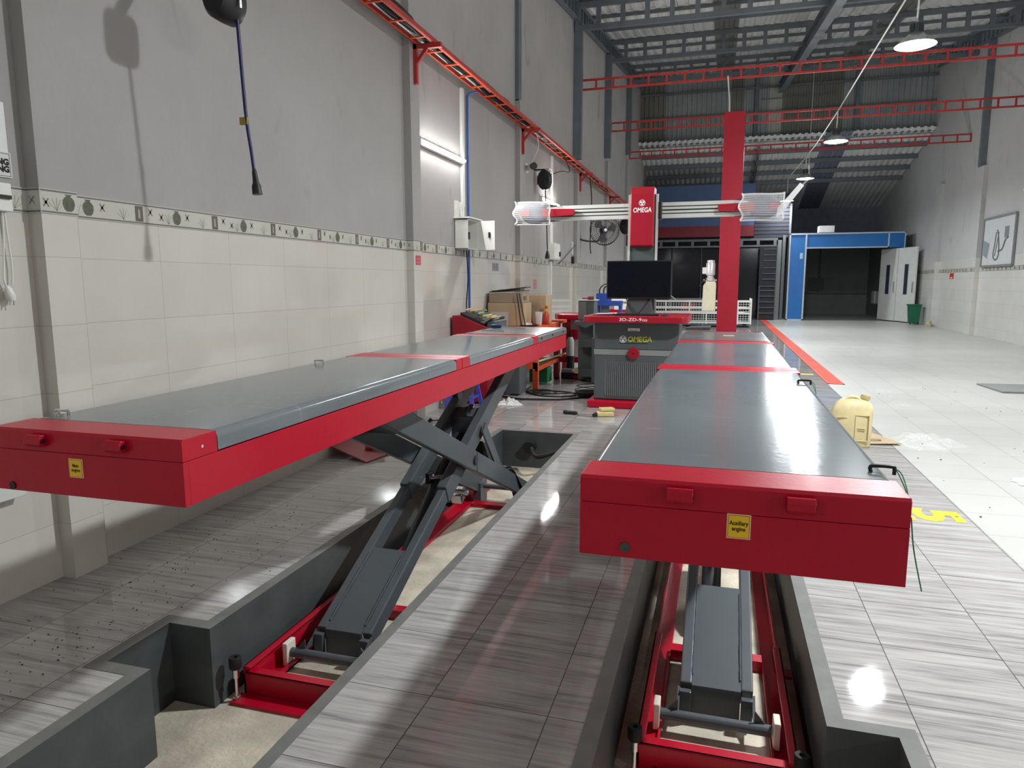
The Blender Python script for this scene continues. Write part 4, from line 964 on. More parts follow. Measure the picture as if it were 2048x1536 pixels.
# things on the tabletop
t = thing('keyboard', 'black keyboard on the red tabletop under the monitor', 'keyboard', (-.85, 7.5, .995))
box_obj('case', BLACK, (-1.06, -.6, 7.5, 7.62, .996, 1.012), t, bevel=.003)
b = MB()
for r_ in range(5):
    for c_ in range(14): b.box(-1.05+c_*.032, -1.024+c_*.032, 7.508+r_*.022, 7.526+r_*.022, 1.012, 1.016)
b.build('keys', mat('key_black', (.02, .02, .022), .4), t)
MB().lathe((-.54, 7.5, .996), [(.035, 0), (.036, .01), (.026, .026), (0, .032)], 16).build('mouse', BLACK, label='small black mouse at the right of the red tabletop', cat='mouse', smooth=True)
t = thing('paper_sheets', 'curled white papers on the left end of the red tabletop', 'paper', (-1.2, 7.6, .995))
for k in range(2):
    b = MB(); vs = []
    for i in range(6):
        for j in (0, 1): vs.append((-1.3+.22*j+.02*k, 7.5+.03*i+.02*k, .998+.006*k+.0015*(i-2.5)**2*(.6+j)))
    b.add(vs, [(2*i, 2*i+1, 2*i+3, 2*i+2) for i in range(5)]); b.build('sheet', PAPER, t, fix=False)
# ================================================================ RIGHT-HAND POST WITH ITS POWER UNIT
t = thing('lift_post', 'tall red steel post standing behind the right lift', 'post', (.15, 13.8, 0))
b = MB(); b.prism([(-.03, 13.65), (.33, 13.65), (.33, 13.95), (.29, 13.95), (.29, 13.67), (.01, 13.67), (.01, 13.95), (-.03, 13.95)], .01, 4.36, 'z'); b.build('column', REDP, t, bevel=.006)
box_obj('base_plate', REDP, (-.12, .42, 13.55, 14.05, .002, .02), t)
b = MB()
for k in range(4): b.box(.1+.02*k, .22, 13.647, 13.65, .68+.03*k, .684+.03*k)
b.build('scuff_plate', mat('red_worn', (.3, .05, .05), .6), t)
MB().tube(smoothpts([(.0, 14.15, 5.1), (.02, 14.1, 4.9), (.045, 13.9, 4.6), (.05, 13.8, 4.37)], 4), .014, 6).build('rope', WHITEP, label='white cord from the nearest red lattice beam to the top of the red post', cat='cable')
t = thing('power_unit', 'cream oil tank and grey motor mounted on the left side of the red post', 'pump', (-.17, 13.8, .8))
TANK = mat('tank_cream', (.72, .68, .5), .4)
b = MB(); x0, x1 = -.305, -.06
b.prism([(x0, .81), (x1, .81), (x1, 1.33), (x1-.03, 1.36), (x0+.06, 1.36), (x0+.01, 1.28)], 13.7, 13.9, 'y'); b.build('tank', TANK, t, bevel=.012)
MB().lathe((-.17, 13.8, 1.37), [(0, 0), (.08, 0), (.08, .05), (.06, .06), (.06, .1), (.085, .11), (.085, .32), (.07, .34), (.07, .38), (0, .39)], 20).build('motor', mat('motor_silver', (.6, .6, .6), .4, metal=.3), t, smooth=True)
box_obj('terminal_box', WHITEP, (-.32, -.24, 13.75, 13.85, 1.5, 1.62), t, bevel=.005)
MB().box(-.3, -.05, 13.75, 13.88, 1.36, 1.4).build('manifold', ZINC, t, bevel=.005)
MB().tube([(-.24, 13.72, 1.4), (-.33, 13.65, 1.34), (-.36, 13.6, 1.27)], .01, 8).build('lever', BLACK, t)
box_obj('bracket', REDP, (-.07, -.028, 13.78, 13.84, 1.2, 1.4), t)

# ================================================================ WHITE MESH CART
t = thing('mesh_cart', 'long white wire mesh cart behind the red post', 'cart', (-.5, 22.2, 0))
X0, X1, Y0, Y1 = -2.0, .92, 22.0, 22.9
for x in (X0, -1.55, -.85, -.35, .55, X1):
    box_obj('post', WHITEPAINT, (x-.02, x+.02, Y0-.02, Y0+.02, .1, .8 if x < .9 else .86), t)
for x in (X0, X1): box_obj('post', WHITEPAINT, (x-.02, x+.02, Y1-.02, Y1+.02, .1, .86), t)
for z in (.14, .42, .58, .77):
    for yy in (Y0, Y1): box_obj('rail', WHITEPAINT, (X0, X1, yy-.018, yy+.018, z-.02, z+.02), t)
    for xx in (X0, X1): box_obj('end_rail', WHITEPAINT, (xx-.018, xx+.018, Y0, Y1, z-.02, z+.02), t)
b = MB(); x = X0+.08
while x < X1: b.box(x-.004, x+.004, Y0-.004, Y0+.004, .14, .77); x += .075
z = .2
while z < .77: b.box(X0, X1, Y0-.004, Y0+.004, z-.004, z+.004); z += .07
b.build('wire_mesh', WHITEPAINT, t)
b = MB(); x = Y0+.08
while x < Y1: b.box(X1-.004, X1+.004, x-.004, x+.004, .14, .77); x += .075
z = .2
while z < .77: b.box(X1-.004, X1+.004, Y0, Y1, z-.004, z+.004); z += .07
b.build('end_mesh', WHITEPAINT, t)
box_obj('floor_panel', mat('cart_inner', (.3, .36, .34), .6), (X0+.02, X1-.02, Y0+.03, Y1-.03, .15, .17), t)
for x in (X0+.1, X1-.15):
    for yy in (Y0+.05, Y1-.05): MB().cyl((x, yy-.02, .06), (x, yy+.02, .06), .055, 14).build('castor', BLACK, t)
MB().prism([(-.9, .03), (-.2, .03), (-.2, .09), (-.75, .07)], 20.8, 21.4, 'y').tube([(-.9, 21.1, .05), (-1.5, 21.0, .06)], .025, 6).build('trolley_jack', mat('jack_grey', (.12, .13, .13), .5), label='low dark trolley jack on the floor in front of the white mesh cart', cat='jack', bevel=.01)

# ================================================================ DRAIN GRATE, PAINTED MARKS
t = thing('drain_grate', 'long orange slotted drain grate running along the white floor', 'drain cover', (1.52, 19.5, 0))
b = MB(); X0, X1 = 1.43, 1.64
b.box(X0, X0+.02, 10.04, 29.3, .001, .008); b.box(X1-.02, X1, 10.04, 29.3, .001, .008); b.box(X0, X1, 10.04, 10.06, .001, .008); b.build('border', DRAINC, t)
b = MB(); y = 10.08
while y < 22: b.box(X0+.02, X1-.02, y, y+.022, .001, .006); y += .034
b.box(X0+.02, X1-.02, 22, 29.3, .001, .006); b.build('slats', DRAINC, t)
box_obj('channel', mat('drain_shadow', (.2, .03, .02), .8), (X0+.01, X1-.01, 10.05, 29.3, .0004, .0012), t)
FYEL = mat('floor_yellow_paint', (.85, .62, .0), .5)
t = thing('floor_mark', 'yellow 5 painted on the grey tiles beside the right lift', 'floor marking', (1.25, 4.5, 0))
text('', '5', .33, (1.25, 4.455, .0016), (0, -1, 0), (1, 0, 0), FYEL, 'numeral', t, bold=.012, ext=.0003, wid=.24)
MB().box(1.02, 1.13, 4.33, 4.4, .0006, .0016).box(1.02, 1.06, 4.33, 4.56, .0006, .0016).build('numeral_edge', FYEL, t)
MB().cyl((1.365, 4.46, .0016), (1.365, 4.46, .003), .008, 10).build('bolt_hole', BLACK, t)
MB().box(1.16, 1.37, 11.0, 11.09, .0004, .0014).box(1.16, 1.2, 11.09, 11.3, .0004, .0014).build('floor_mark', FYEL, label='small yellow painted stroke on the tiles left of the orange drain', cat='floor marking')

# ================================================================ FLOOR ITEMS, RIGHT
t = thing('jerry_can', 'yellowed translucent plastic jerry can standing by the right lift', 'jerry can', (1.08, 6.25, 0))
b = MB(); n = 28; prof = [(.0, .0, 0), (.145, .085, .0), (.152, .092, .012), (.154, .094, .12), (.157, .096, .2), (.158, .096, .28), (.150, .092, .32), (.128, .08, .362), (.095, .06, .388), (.05, .035, .398), (.0, .0, .399)]
vs = []
for rx, ry, z in prof:
    for k in range(n):
        a = 2*PI*k/n; c_, s_ = math.cos(a), math.sin(a); e = .62
        vs.append((1.085+max(rx,1e-4)*math.copysign(abs(c_)**e, c_)+.012*(z > .3)*1, 6.25+max(ry,1e-4)*math.copysign(abs(s_)**e, s_), z+.001))
b.add(vs, [(i*n+k, i*n+(k+1) % n, (i+1)*n+(k+1) % n, (i+1)*n+k) for i in range(len(prof)-1) for k in range(n)])
b.build('body', JUG, t, smooth=True, ang=60)
MB().lathe((1.168, 6.24, .365), [(.03, 0), (.03, .03), (.036, .032), (.037, .062), (.032, .068), (0, .068)], 18, rot('Y', 14)).build('cap', mat('jug_cap', (.5, .4, .2), .5), t, smooth=True)
MB().tube(smoothpts([(1.03, 6.22, .385), (1.06, 6.22, .412), (1.11, 6.22, .412), (1.135, 6.22, .39)]), .013, 8).build('grip', JUG, t, smooth=True)
b = MB(); yf = 6.25-.0975
for d in ((1.1, 1.2, .27, .276), (1.1, 1.2, .06, .066), (1.1, 1.106, .06, .276), (1.2, 1.206, .06, .276), (.955, 1.04, .25, .256), (1.12, 1.18, .15, .153), (1.12, 1.18, .165, .168)): b.box(d[0], d[1], yf-.004, yf+.01, d[2], d[3])
b.build('moulded_panel', mat('jug_moulding', (.62, .52, .27), .5), t, bevel=.002)
b = MB(); b.add([(1.16, 6.3, .012), (1.5, 6.36, .02), (1.36, 6.86, .004), (1.1, 6.8, .004), (1.16, 6.3, .006), (1.5, 6.36, .014), (1.36, 6.86, .0), (1.1, 6.8, .0)], [(0,1,2,3),(7,6,5,4),(0,4,5,1),(1,5,6,2),(2,6,7,3),(3,7,4,0)])
b.build('cardboard_sheet', CARD, label='flat piece of brown cardboard on the floor under the jerry can', cat='cardboard')
MB().tube(smoothpts([(1.25, 6.42, .018), (1.3, 6.4, .02), (1.36, 6.44, .02), (1.33, 6.47, .02), (1.26, 6.45, .018)]), .0025, 5).build('wire_loop', BLACK, label='small black wire loop on the brown cardboard', cat='wire')
def crumple(name, m, c, sx, sy, h, label, cat, n=26, seed=1, power=1.0):
    rnd = random.Random(seed); ph = [rnd.uniform(0, 6) for _ in range(12)]; b = MB(); vs = []
    for j in range(n+1):
        for i in range(n+1):
            u, v = i/n*2-1, j/n*2-1
            ed = 1+.18*math.sin(3*math.atan2(v, u)+ph[0])+.12*math.sin(7*math.atan2(v, u)+ph[1])
            r = min(1, math.hypot(u, v)); 
            z = abs(math.sin(u*5+ph[2]+2*math.sin(v*4+ph[3]))*.5+math.sin(v*7+ph[4]+1.6*math.sin(u*6+ph[5]))*.35+math.sin((u+v)*11+ph[6])*.2)
            vs.append((c[0]+u*sx*ed, c[1]+v*sy*ed, .0025+c[2]+h*z*max(0, 1-r**3)))
    b.add(vs, [(j*(n+1)+i, j*(n+1)+i+1, (j+1)*(n+1)+i+1, (j+1)*(n+1)+i) for j in range(n) for i in range(n) if math.hypot((i+.5)/n*2-1, (j+.5)/n*2-1) < 1.0])
    return b.build(name, m, label=label, cat=cat, smooth=True, fix=False, ang=35)
crumple('plastic_bag', FILM, (1.72, 6.5, 0), .25, .26, .085, 'crumpled clear plastic bag on the white floor by the cardboard', 'plastic bag', seed=3)
crumple('plastic_scrap', FILM, (1.98, 8.6, 0), .09, .2, .02, 'small clear plastic scrap on the white floor past the jerry can', 'plastic scrap', n=12, seed=5)
crumple('plastic_scrap', FILM, (2.0, 9.6, 0), .1, .2, .015, 'farther clear plastic scrap on the white floor near the drain end', 'plastic scrap', n=12, seed=9)
crumple('white_cloth', PAPER, (2.07, 5.38, 0), .12, .1, .035, 'crumpled white cloth on the white floor at the right edge', 'cloth', n=18, seed=8)
b = MB(); b.add([(3.30, 10.5, .02), (3.36, 9.78, .02), (4.3, 9.85, .02), (4.4, 10.6, .02), (3.30, 10.5, .004), (3.36, 9.78, .004), (4.3, 9.85, .004), (4.4, 10.6, .004)], [(0,1,2,3),(7,6,5,4),(0,4,5,1),(1,5,6,2),(2,6,7,3),(3,7,4,0)])
b.build('steel_plate', mat('plate_grey', (.22, .23, .23), .45), label='flat grey steel plate lying on the white floor at the right edge', cat='plate')
b = MB(); rnd = random.Random(2)
for k in range(60):
    x, y = rnd.uniform(1.45, 3.6), rnd.uniform(2.6, 10); r = rnd.uniform(.002, .006); b.obox((x, y, r*.5+.0005), (r*2, r*1.4, r), rot('Z', rnd.uniform(0, 90)))
b.build('floor_specks', mat('speck_brown', (.08, .07, .06), .8), label='scattered dark grit specks on the white floor', cat='debris', kind='stuff')
b = MB()
for k in range(330):
    cx_, cy_ = ((-2.5, 2.1), (-2.3, 2.7), (-2.2, 1.7), (-2.45, 3.2))[k % 4]; x = rnd.gauss(cx_, .2); y = rnd.gauss(cy_, .3); r = rnd.uniform(.0008, .0026)
    if x < -2.8 or (x > -2.14 and y < 2.2) or x > -1.95: continue
    b.obox((x, y, r*.5+.0005), (r*2, r*1.6, r), rot('Z', rnd.uniform(0, 90)))
b.build('floor_specks', mat('speck_black', (.03, .025, .02), .8), label='scattered dark grit specks on the grey tiles by the left wall', cat='debris', kind='stuff')

# ================================================================ FLOOR ITEMS, MIDDLE
t = thing('hammer', 'black handled hammer lying on the grey tiles in front of the aligner', 'hammer', (-1.3, 6.95, 0))
MB().tube([(-1.5, 6.99, .022), (-1.49, 6.99, .022), (-1.36, 6.965, .022), (-1.345, 6.962, .022)], [.014, .021, .018, .012], 10).build('grip', BLACK, t, smooth=True)
MB().tube([(-1.36, 6.965, .022), (-1.17, 6.93, .022)], .008, 8).build('shaft', ZINC, t)
MB().cyl((-1.165, 6.89, .022), (-1.155, 6.99, .022), .018, 14).bar((-1.17, 6.93, .022), (-1.14, 6.925, .022), .03, .03).build('head', mat('hammer_head', (.05, .05, .055), .4, metal=.5), t)
SP = mat('sponge_yellow', (.72, .6, .28), .9, bump=.6, bscale=120)
t = thing('sponge', 'two pale yellow sponge blocks lying against the aligner plinth', 'sponge', (-1.07, 7.02, 0))
MB().obox((-1.07, 7.0, .022), (.17, .1, .04), rot('Z', 18)).build('block', SP, t, bevel=.008); MB().obox((-1.06, 7.05, .062), (.15, .09, .03), rot('Z', 28)).build('block', SP, t, bevel=.008)
crumple('white_rag', PAPER, (-2.22, 7.42, 0), .15, .16, .07, 'crumpled white rags on the floor under the left lift', 'rag', seed=12)
b = MB()
b.tube(smoothpts([(-2.45, 7.86, .012), (-2.2, 7.72, .012), (-1.95, 7.75, .012), (-1.72, 7.8, .012), (-1.5, 8.0, .012), (-1.4, 8.1, .012)]), .011, 6)
b.tube(smoothpts([(-2.3, 8.7, .01), (-2.25, 8.3, .01), (-2.05, 8.05, .01), (-1.8, 8.0, .01), (-1.6, 8.15, .01), (-1.7, 8.35, .01), (-2.0, 8.4, .012), (-2.15, 8.2, .02), (-1.9, 8.1, .03)]), .009, 6)
b.tube(smoothpts([(-2.0, 8.05, .02), (-1.85, 8.2, .02), (-2.0, 8.35, .03), (-2.2, 8.25, .03), (-2.1, 8.05, .03), (-1.8, 8.1, .03), (-1.6, 8.3, .02)]), .008, 6)
b.build('floor_cables', RUBBER, label='black cables tangled on the grey tiles left of the aligner', cat='cable', smooth=True)
b = MB(); b.tube(smoothpts([(-1.45, 9.3, .008), (-1.75, 9.0, .008), (-1.5, 8.75, .008), (-1.35, 8.7, .008)]), .005, 5).tube(smoothpts([(-1.35, 9.0, .008), (-1.6, 8.9, .008), (-1.7, 8.6, .008), (-1.5, 8.5, .008)]), .005, 5)
b.build('thin_cable', RUBBER, label='thin black cable looping on the tiles behind the tangled cables', cat='cable')
b = MB()
for k in range(7): b.tube([(-1.46+(.1+.006*k)*math.cos(a*PI/10), 8.12+(.09+.008*k)*math.sin(a*PI/10), .012+.009*k) for a in range(20)], .008, 5, closed=True)
b.build('cable_coil', RUBBER, label='coiled black cable on the floor at the left foot of the aligner', cat='cable')
t = thing('tow_hook', 'short black rod with a round end on the tiles behind the left lift arm', 'rod', (-2.62, 6.25, 0))
MB().tube([(-2.66, 6.22, .012), (-2.45, 6.42, .012)], .006, 6).build('rod', BLACK, t); MB().cyl((-2.67, 6.21, .002), (-2.65, 6.23, .03), .018, 12).build('end', BLACK, t)
t = thing('cover_plate', 'red steel cover plate leaning on the floor by the wall behind the left lift', 'plate', (-2.68, 4.9, 0))
b = MB(); b.add([(-2.86, 4.72, .09), (-2.5, 4.62, .012), (-2.42, 5.1, .012), (-2.84, 5.3, .09), (-2.86, 4.72, .08), (-2.5, 4.62, .002), (-2.42, 5.1, .002), (-2.84, 5.3, .08)], [(0,1,2,3),(7,6,5,4),(0,4,5,1),(1,5,6,2),(2,6,7,3),(3,7,4,0)]); b.build('sheet', mat('dull_red_plate', (.28, .05, .06), .5), t)
MB().bar((-2.62, 4.86, .06), (-2.5, 4.92, .05), .03, .025).cyl((-2.63, 4.85, .062), (-2.58, 4.875, .06), .022, 14).build('roller_bracket', REDS, t, bevel=.002)

# ================================================================ LEFT REAR WORK AREA
t = thing('wheel_balancer', 'dark red wheel balancer with a tray of tools beside the left wall', 'wheel balancer', (-2.6, 7.6, 0))
b = MB(); b.prism([(-2.84, .02), (-2.42, .02), (-2.42, .86), (-2.49, .885), (-2.73, .985), (-2.84, .985)], 7.3, 7.85, 'y'); b.build('body', mat('dark_red_panel', (.3, .008, .02), .4), t, bevel=.012)
b = MB(); b.box(-2.44, -2.35, 7.33, 7.8, .78, .93); b.build('front_bin', CABG, t, bevel=.01)
b = MB(); b.prism([(-2.74, .99), (-2.47, .885), (-2.38, .935), (-2.38, .96), (-2.47, .905), (-2.74, 1.02)], 7.31, 7.8, 'y'); b.build('tool_tray', BLACK, t)
box_obj('side_panel', CABG, (-2.42, -2.25, 7.98, 8.3, .02, .74), t, bevel=.006)
cols = [(.5, .48, .44), (.6, .26, .06), (.04, .16, .08), (.4, .4, .39), (.06, .06, .06), (.5, .46, .15)]
for k in range(9):
    m = mat('tool_col_%d' % (k % 6), cols[k % 6], .5); x = -2.70+.038*k; z = 1.045-.4*(x+2.70)*.9
    MB().tube([(x, 7.36+.03*((k*5) % 4), z), (x+.02+.05*((k*3) % 4)/3, 7.5+.05*((k*7) % 5), z+.01)], .009+.003*(k % 3), 8).build('hand_tool', m, label=['grey', 'orange', 'green', 'pale steel', 'black', 'yellow'][k % 6]+' hand tool in the balancer tray, number of tools piled there'.replace(', number of tools piled there', [' at its upper end', ' near its upper end', ' third down the slope', ' in the middle', ' just past the middle', ' past the middle near the lower half', ' in the lower half', ' near its lower end', ' at its lower end'][k]), cat='tool', group='hand tools in the balancer tray')
t = thing('plastic_stool', 'blue plastic stool on the floor behind the left lift', 'stool', (-2.6, 7.0, 0))
def stool(t, cx, cy, m, h=.27, w_=.15):
    b = MB(); b.box(cx-w_*.8, cx+w_*.8, cy-w_*.8, cy+w_*.8, h-.02, h); b.build('seat', m, t, bevel=.01)
    for sx in (-1, 1):
        for sy in (-1, 1):
            b = MB(); b.bar((cx+sx*w_*.72, cy+sy*w_*.72, h-.01), (cx+sx*w_, cy+sy*w_, .002), .045, .03, up=(0, 1, 0)); b.build('leg', m, t, bevel=.004)
    b = MB()
    for s in (-1, 1): b.bar((cx-w_*.85, cy+s*w_*.85, h*.5), (cx+w_*.85, cy+s*w_*.85, h*.5), .012, .03); b.bar((cx+s*w_*.85, cy-w_*.85, h*.5), (cx+s*w_*.85, cy+w_*.85, h*.5), .012, .03)
    b.build('stretcher', m, t)
stool(t, -2.6, 7.02, BLUEPL)
t = thing('workbench', 'orange steel workbench loaded with cardboard boxes by the left wall', 'workbench', (-2.5, 9.0, 0))
X0, X1, Y0, Y1 = -2.84, -2.13, 8.38, 9.62
box_obj('bench_top', ORANGE, (X0, X1, Y0, Y1, .77, .8), t)
for x in (X0+.05, X1-.03):
    for y in (Y0+.03, Y1-.05): 
        l = box_obj('leg', ORANGE if y < 9 else mat('dark_red_leg', (.3, .03, .04), .5), (x-.035, x+.035, y-.03, y+.03, .03, .77), t, bevel=.004); box_obj('foot', REDS if y < 9 else BLACK, (x-.03, x+.03, y-.025, y+.025, .001, .03), l)
b = MB(); b.box(X0, X1, Y0, Y0+.03, .7, .77); b.box(X1-.03, X1, Y0, Y1, .7, .77); b.box(X0, X1, Y0, Y0+.03, .28, .36); b.box(X1-.03, X1, Y0, Y1, .25, .3); b.build('rail', ORANGE, t)
box_obj('lower_shelf', mat('shelf_dark', (.05, .06, .05), .6), (X0+.02, X1-.02, Y0+.03, Y1-.02, .285, .3), t)
box_obj('table_edge', ORANGE, (X0, X1+.04, Y1, Y1+.32, .78, .82), t)
MB().tube([(-2.25, 8.6, .33), (-2.08, 9.8, .34)], .014, 8).build('bamboo_stick', mat('bamboo', (.65, .48, .2), .6), label='pale bamboo stick lying on the lower shelf of the orange bench', cat='stick')
box_obj('green_crate', mat('crate_green', (.02, .2, .08), .5), (-2.4, -2.15, 9.0, 9.25, .02, .22), None, label='small green crate on the floor under the orange bench', cat='crate', bevel=.01)
def carton(dims, label, m=CARD, seam=True, mark=None):
    x0, x1, y0, y1, z0, z1 = dims
    t = thing('cardboard_box', label, 'box', ((x0+x1)/2, (y0+y1)/2, z0), 'cardboard boxes on the orange bench')
    box_obj('carton', m, dims, t, bevel=.004)
    yc = (y0+y1)/2; box_obj('tape', CARDD, (x0+.01, x1-.01, yc-.03, yc+.03, z1, z1+.0015), t)
    if mark:
        b = MB(); 
        for k in range(3): b.box(x1, x1+.001, y0+.05+.06*k, y0+.08+.06*k, z0+.03, z1-.04)
        b.build('print_mark', TXTK, t)
    return t
carton((-2.83, -2.36, 8.55, 8.95, .801, 1.09), 'wide cardboard box with a torn front, bottom left on the orange bench')
box_obj('torn_paper', mat('grey_bag', (.5, .48, .45), .7), (-2.78, -2.55, 8.5, 8.545, .802, .98), None, label='pale grey packing paper in front of the bottom cardboard box', cat='paper')
carton((-2.82, -2.38, 8.57, 8.92, 1.092, 1.215), 'flat cardboard box stacked on the wide box, under the black folder', CARDD, mark=True)
t = thing('black_folder', 'thin black folded panels lying on top of the stacked cardboard boxes', 'folder', (-2.6, 8.75, 1.217))
MB().obox((-2.6, 8.75, 1.235), (.46, .28, .012), rot('Y', -2)).build('panel', BLACK, t); MB().obox((-2.58, 8.76, 1.262), (.46, .25, .01), rot('Y', -6)).build('panel', mat('panel_green_black', (.02, .04, .035), .4), t)
MB().obox((-2.58, 8.75, 1.249), (.3, .22, .012), rot('Y', -4)).build('spacer', BLACK, t)
t = carton((-2.53, -2.2, 9.1, 9.45, .801, 1.18), 'tall open cardboard box, right of the stacked pair on the bench', CARD, mark=None)
for s in (0, 1): MB().bar((-2.43+.03*s, 8.5, 1.21), (-2.36+.05*s, 8.47, .802), .006, .012).build('black_rod', BLACK, label=('left', 'right')[s]+' one of two thin black rods leaning on the cardboard boxes', cat='rod')
MB().add([(-2.5, 9.09, 1.17), (-2.36, 9.05, .81), (-2.30, 9.05, .81), (-2.33, 9.08, 1.0)], [(0,1,2,3)]).add([(-2.5, 9.092, 1.17), (-2.36, 9.052, .81), (-2.30, 9.052, .81), (-2.33, 9.082, 1.0)], [(3,2,1,0)]).build('leaning_board', CARDD, label='brown strip of board leaning between the cardboard boxes', cat='board', fix=False)
GL = mat('clear_cup', (.8, .75, .75), .15, alpha=.4)
MB().lathe((-2.22, 8.8, .802), [(.035, 0), (.05, .17), (.047, .17), (.033, .006), (0, .006)], 16).build('plastic_cup', GL, label='clear plastic cup on the orange bench', cat='cup', smooth=True)
t = thing('bottle', 'red drink bottle with an amber neck on the orange bench', 'bottle', (-2.15, 9.0, .802))
MB().lathe((-2.17, 9.0, .802), [(0, 0), (.036, 0), (.038, .01), (.038, .12), (.02, .16), (.015, .2), (.02, .21), (.02, .24), (0, .24)], 16).build('glass', mat('bottle_red', (.5, .05, .04), .2), t, smooth=True)
MB().lathe((-2.17, 9.0, .97), [(.022, 0), (.017, .04), (.022, .08), (0, .085)], 12).build('neck', mat('amber', (.6, .35, .05), .3), t)
crumple('white_tissue', PAPER, (-2.35, 8.7, .80), .06, .08, .05, 'white tissue on the orange bench beside the plastic cup', 'tissue', n=14, seed=4)
MB().lathe((-2.3, 8.62, .801), [(0, 0), (.11, 0), (.13, .012), (.125, .016), (0, .006)], 24).build('tray', BLACK, label='flat black tray on the front of the orange bench', cat='tray', smooth=True)
# tools on the back end of the left lift
t = thing('screwdriver', 'screwdriver with a dark blue handle on the back end of the left lift deck', 'screwdriver', (-1.7, 5.62, .968))
MB().tube([(-1.83, 5.6, .984), (-1.81, 5.6, .984), (-1.76, 5.61, .984), (-1.74, 5.61, .984)], [.01, .016, .016, .012], 10).build('handle', mat('handle_blue', (.01, .03, .12), .4), t, smooth=True); MB().tube([(-1.74, 5.61, .982), (-1.5, 5.52, .974)], .004, 6).build('shank', ZINC, t)
t = thing('wrench', 'thin steel wrench lying across the back end of the left lift deck', 'wrench', (-1.65, 5.25, .968))
MB().tube([(-1.8, 5.28, .974), (-1.6, 5.22, .974)], .005, 6).build('shaft', CHROME, t); MB().tube([(-1.6+.012*math.cos(a), 5.21+.012*math.sin(a), .974) for a in [k*PI/5 for k in range(9)]], .004, 5).build('jaw', CHROME, t)
box_obj('wood_chip', mat('pale_label', (.6, .56, .45), .7), (.04, .12, 5.435, 5.455, .9515, .9545), None, label='small pale strip lying on the far end of the right lift deck', cat='scrap')

# tyre changer and machines behind
t = thing('tyre_changer', 'red table and grey column of a tyre changer left of the aligner', 'tyre changer', (-2.1, 10.5, 0))
b = MB(); b.prism([(-2.34, 10.25), (-2.25, 10.05), (-1.7, 10.0), (-1.7, 10.8), (-2.34, 10.8)], .80, .89, 'z'); b.build('table_top', RED, t, bevel=.02)
for x, y in ((-2.3, 10.3), (-2.1, 10.12), (-2.3, 10.75), (-1.8, 10.75)): box_obj('leg', mat('maroon_leg', (.25, .01, .025), .5), (x-.03, x+.03, y-.03, y+.03, .001, .8), t)
b = MB(); b.box(-2.34, -1.75, 10.1, 10.14, .52, .66); b.box(-2.34, -1.75, 10.1, 10.14, .18, .26); b.box(-2.34, -2.3, 10.1, 10.8, .52, .6); b.build('cross_rail', RED, t)
box_obj('rear_panel', mat('mauve_panel', (.28, .24, .25), .5), (-2.3, -1.8, 10.76, 10.78, .1, .8), t)
t = thing('grey_machine', 'grey steel machine column with brackets beside the aligner cabinet', 'machine', (-1.7, 9.5, 0))
box_obj('column', CABG, (-1.83, -1.62, 9.45, 9.75, .02, 1.1), t, bevel=.006); box_obj('top_plate', mat('pale_plate', (.55, .56, .55), .5), (-1.85, -1.6, 9.43, 9.77, 1.1, 1.112), t)
box_obj('side_face', mat('brushed_panel', (.2, .2, .2), .3, metal=.4), (-1.832, -1.72, 9.444, 9.449, .85, 1.09), t)
b = MB(); b.prism([(-1.86, .83), (-1.58, .83), (-1.58, .8), (-1.7, .74), (-1.86, .8)], 9.3, 9.45, 'y'); b.build('bracket', CABG, t)
for z in (.52, .12): MB().bar((-1.78, 9.4, z), (-1.5, 9.2, z+.03), .09, .1).cyl((-1.52, 9.15, z+.02), (-1.48, 9.22, z+.02), .04, 14).build('clamp_arm', CABG, t, bevel=.005)
box_obj('lower_body', CABG, (-1.6, -1.45, 9.2, 9.7, .02, .62), t, bevel=.008)
t = thing('air_gun', 'small red air gun resting on top of the grey machine column', 'air gun', (-1.72, 9.6, 1.113))
MB().cyl((-1.8, 9.55, 1.13), (-1.72, 9.55, 1.13), .008, 8).build('barrel', mat('dark_red_tool', (.2, .01, .01), .4), t); MB().cyl((-1.72, 9.55, 1.135), (-1.64, 9.55, 1.135), .022, 12).build('body', mat('dark_red_tool', (.2, .01, .01), .4), t)
t = thing('spray_canister', 'black and white upright canister on the floor beside the grey machine', 'canister', (-2.03, 9.9, 0))
MB().lathe((-2.03, 9.9, .3), [(0, 0), (.055, 0), (.055, .22), (.03, .27), (0, .27)], 16).build('bottle', mat('canister_pale', (.5, .5, .48), .4), t, smooth=True)
MB().lathe((-2.03, 9.9, .002), [(0, 0), (.06, 0), (.06, .298), (0, .298)], 16).build('base', BLACK, t); MB().tube([(-2.03, 9.9, .57), (-2.03, 9.9, .64)], .02, 8).build('nozzle', BLACK, t)
t = thing('toolbox', 'open black toolbox with red parts on the floor left of the grey machine', 'toolbox', (-1.93, 9.75, 0))
box_obj('case', BLACK, (-2.1, -1.78, 9.6, 9.8, .003, .09), t, bevel=.006); box_obj('red_part', RED, (-1.92, -1.8, 9.58, 9.6, .01, .06), t); box_obj('lid', mat('clear_grey', (.3, .32, .32), .3), (-2.1, -1.95, 9.62, 9.78, .09, .13), t)
MB().obox((-1.8, 9.5, .21), (.17, .1, .07), rot('Y', 8)).build('carton_yellow', mat('carton_tan', (.6, .48, .25), .7), label='small tan carton resting above the open toolbox', cat='box', bevel=.004)
bpy.data.objects['carton_yellow'].location.z -= 0.08
t = thing('hydraulic_press', 'blue hydraulic machine with two black looped hoses behind the monitor', 'machine', (-1.9, 12.2, 0))
b = MB(); b.box(-2.02, -1.8, 12.0, 12.3, .95, 1.16); b.box(-1.8, -1.6, 12.0, 12.3, .95, 1.03); b.build('head', BLUEM, t, bevel=.004)
for x in (-2.0, -1.62): box_obj('upright', BLUEM, (x-.02, x+.02, 12.05, 12.25, .02, .95), t)
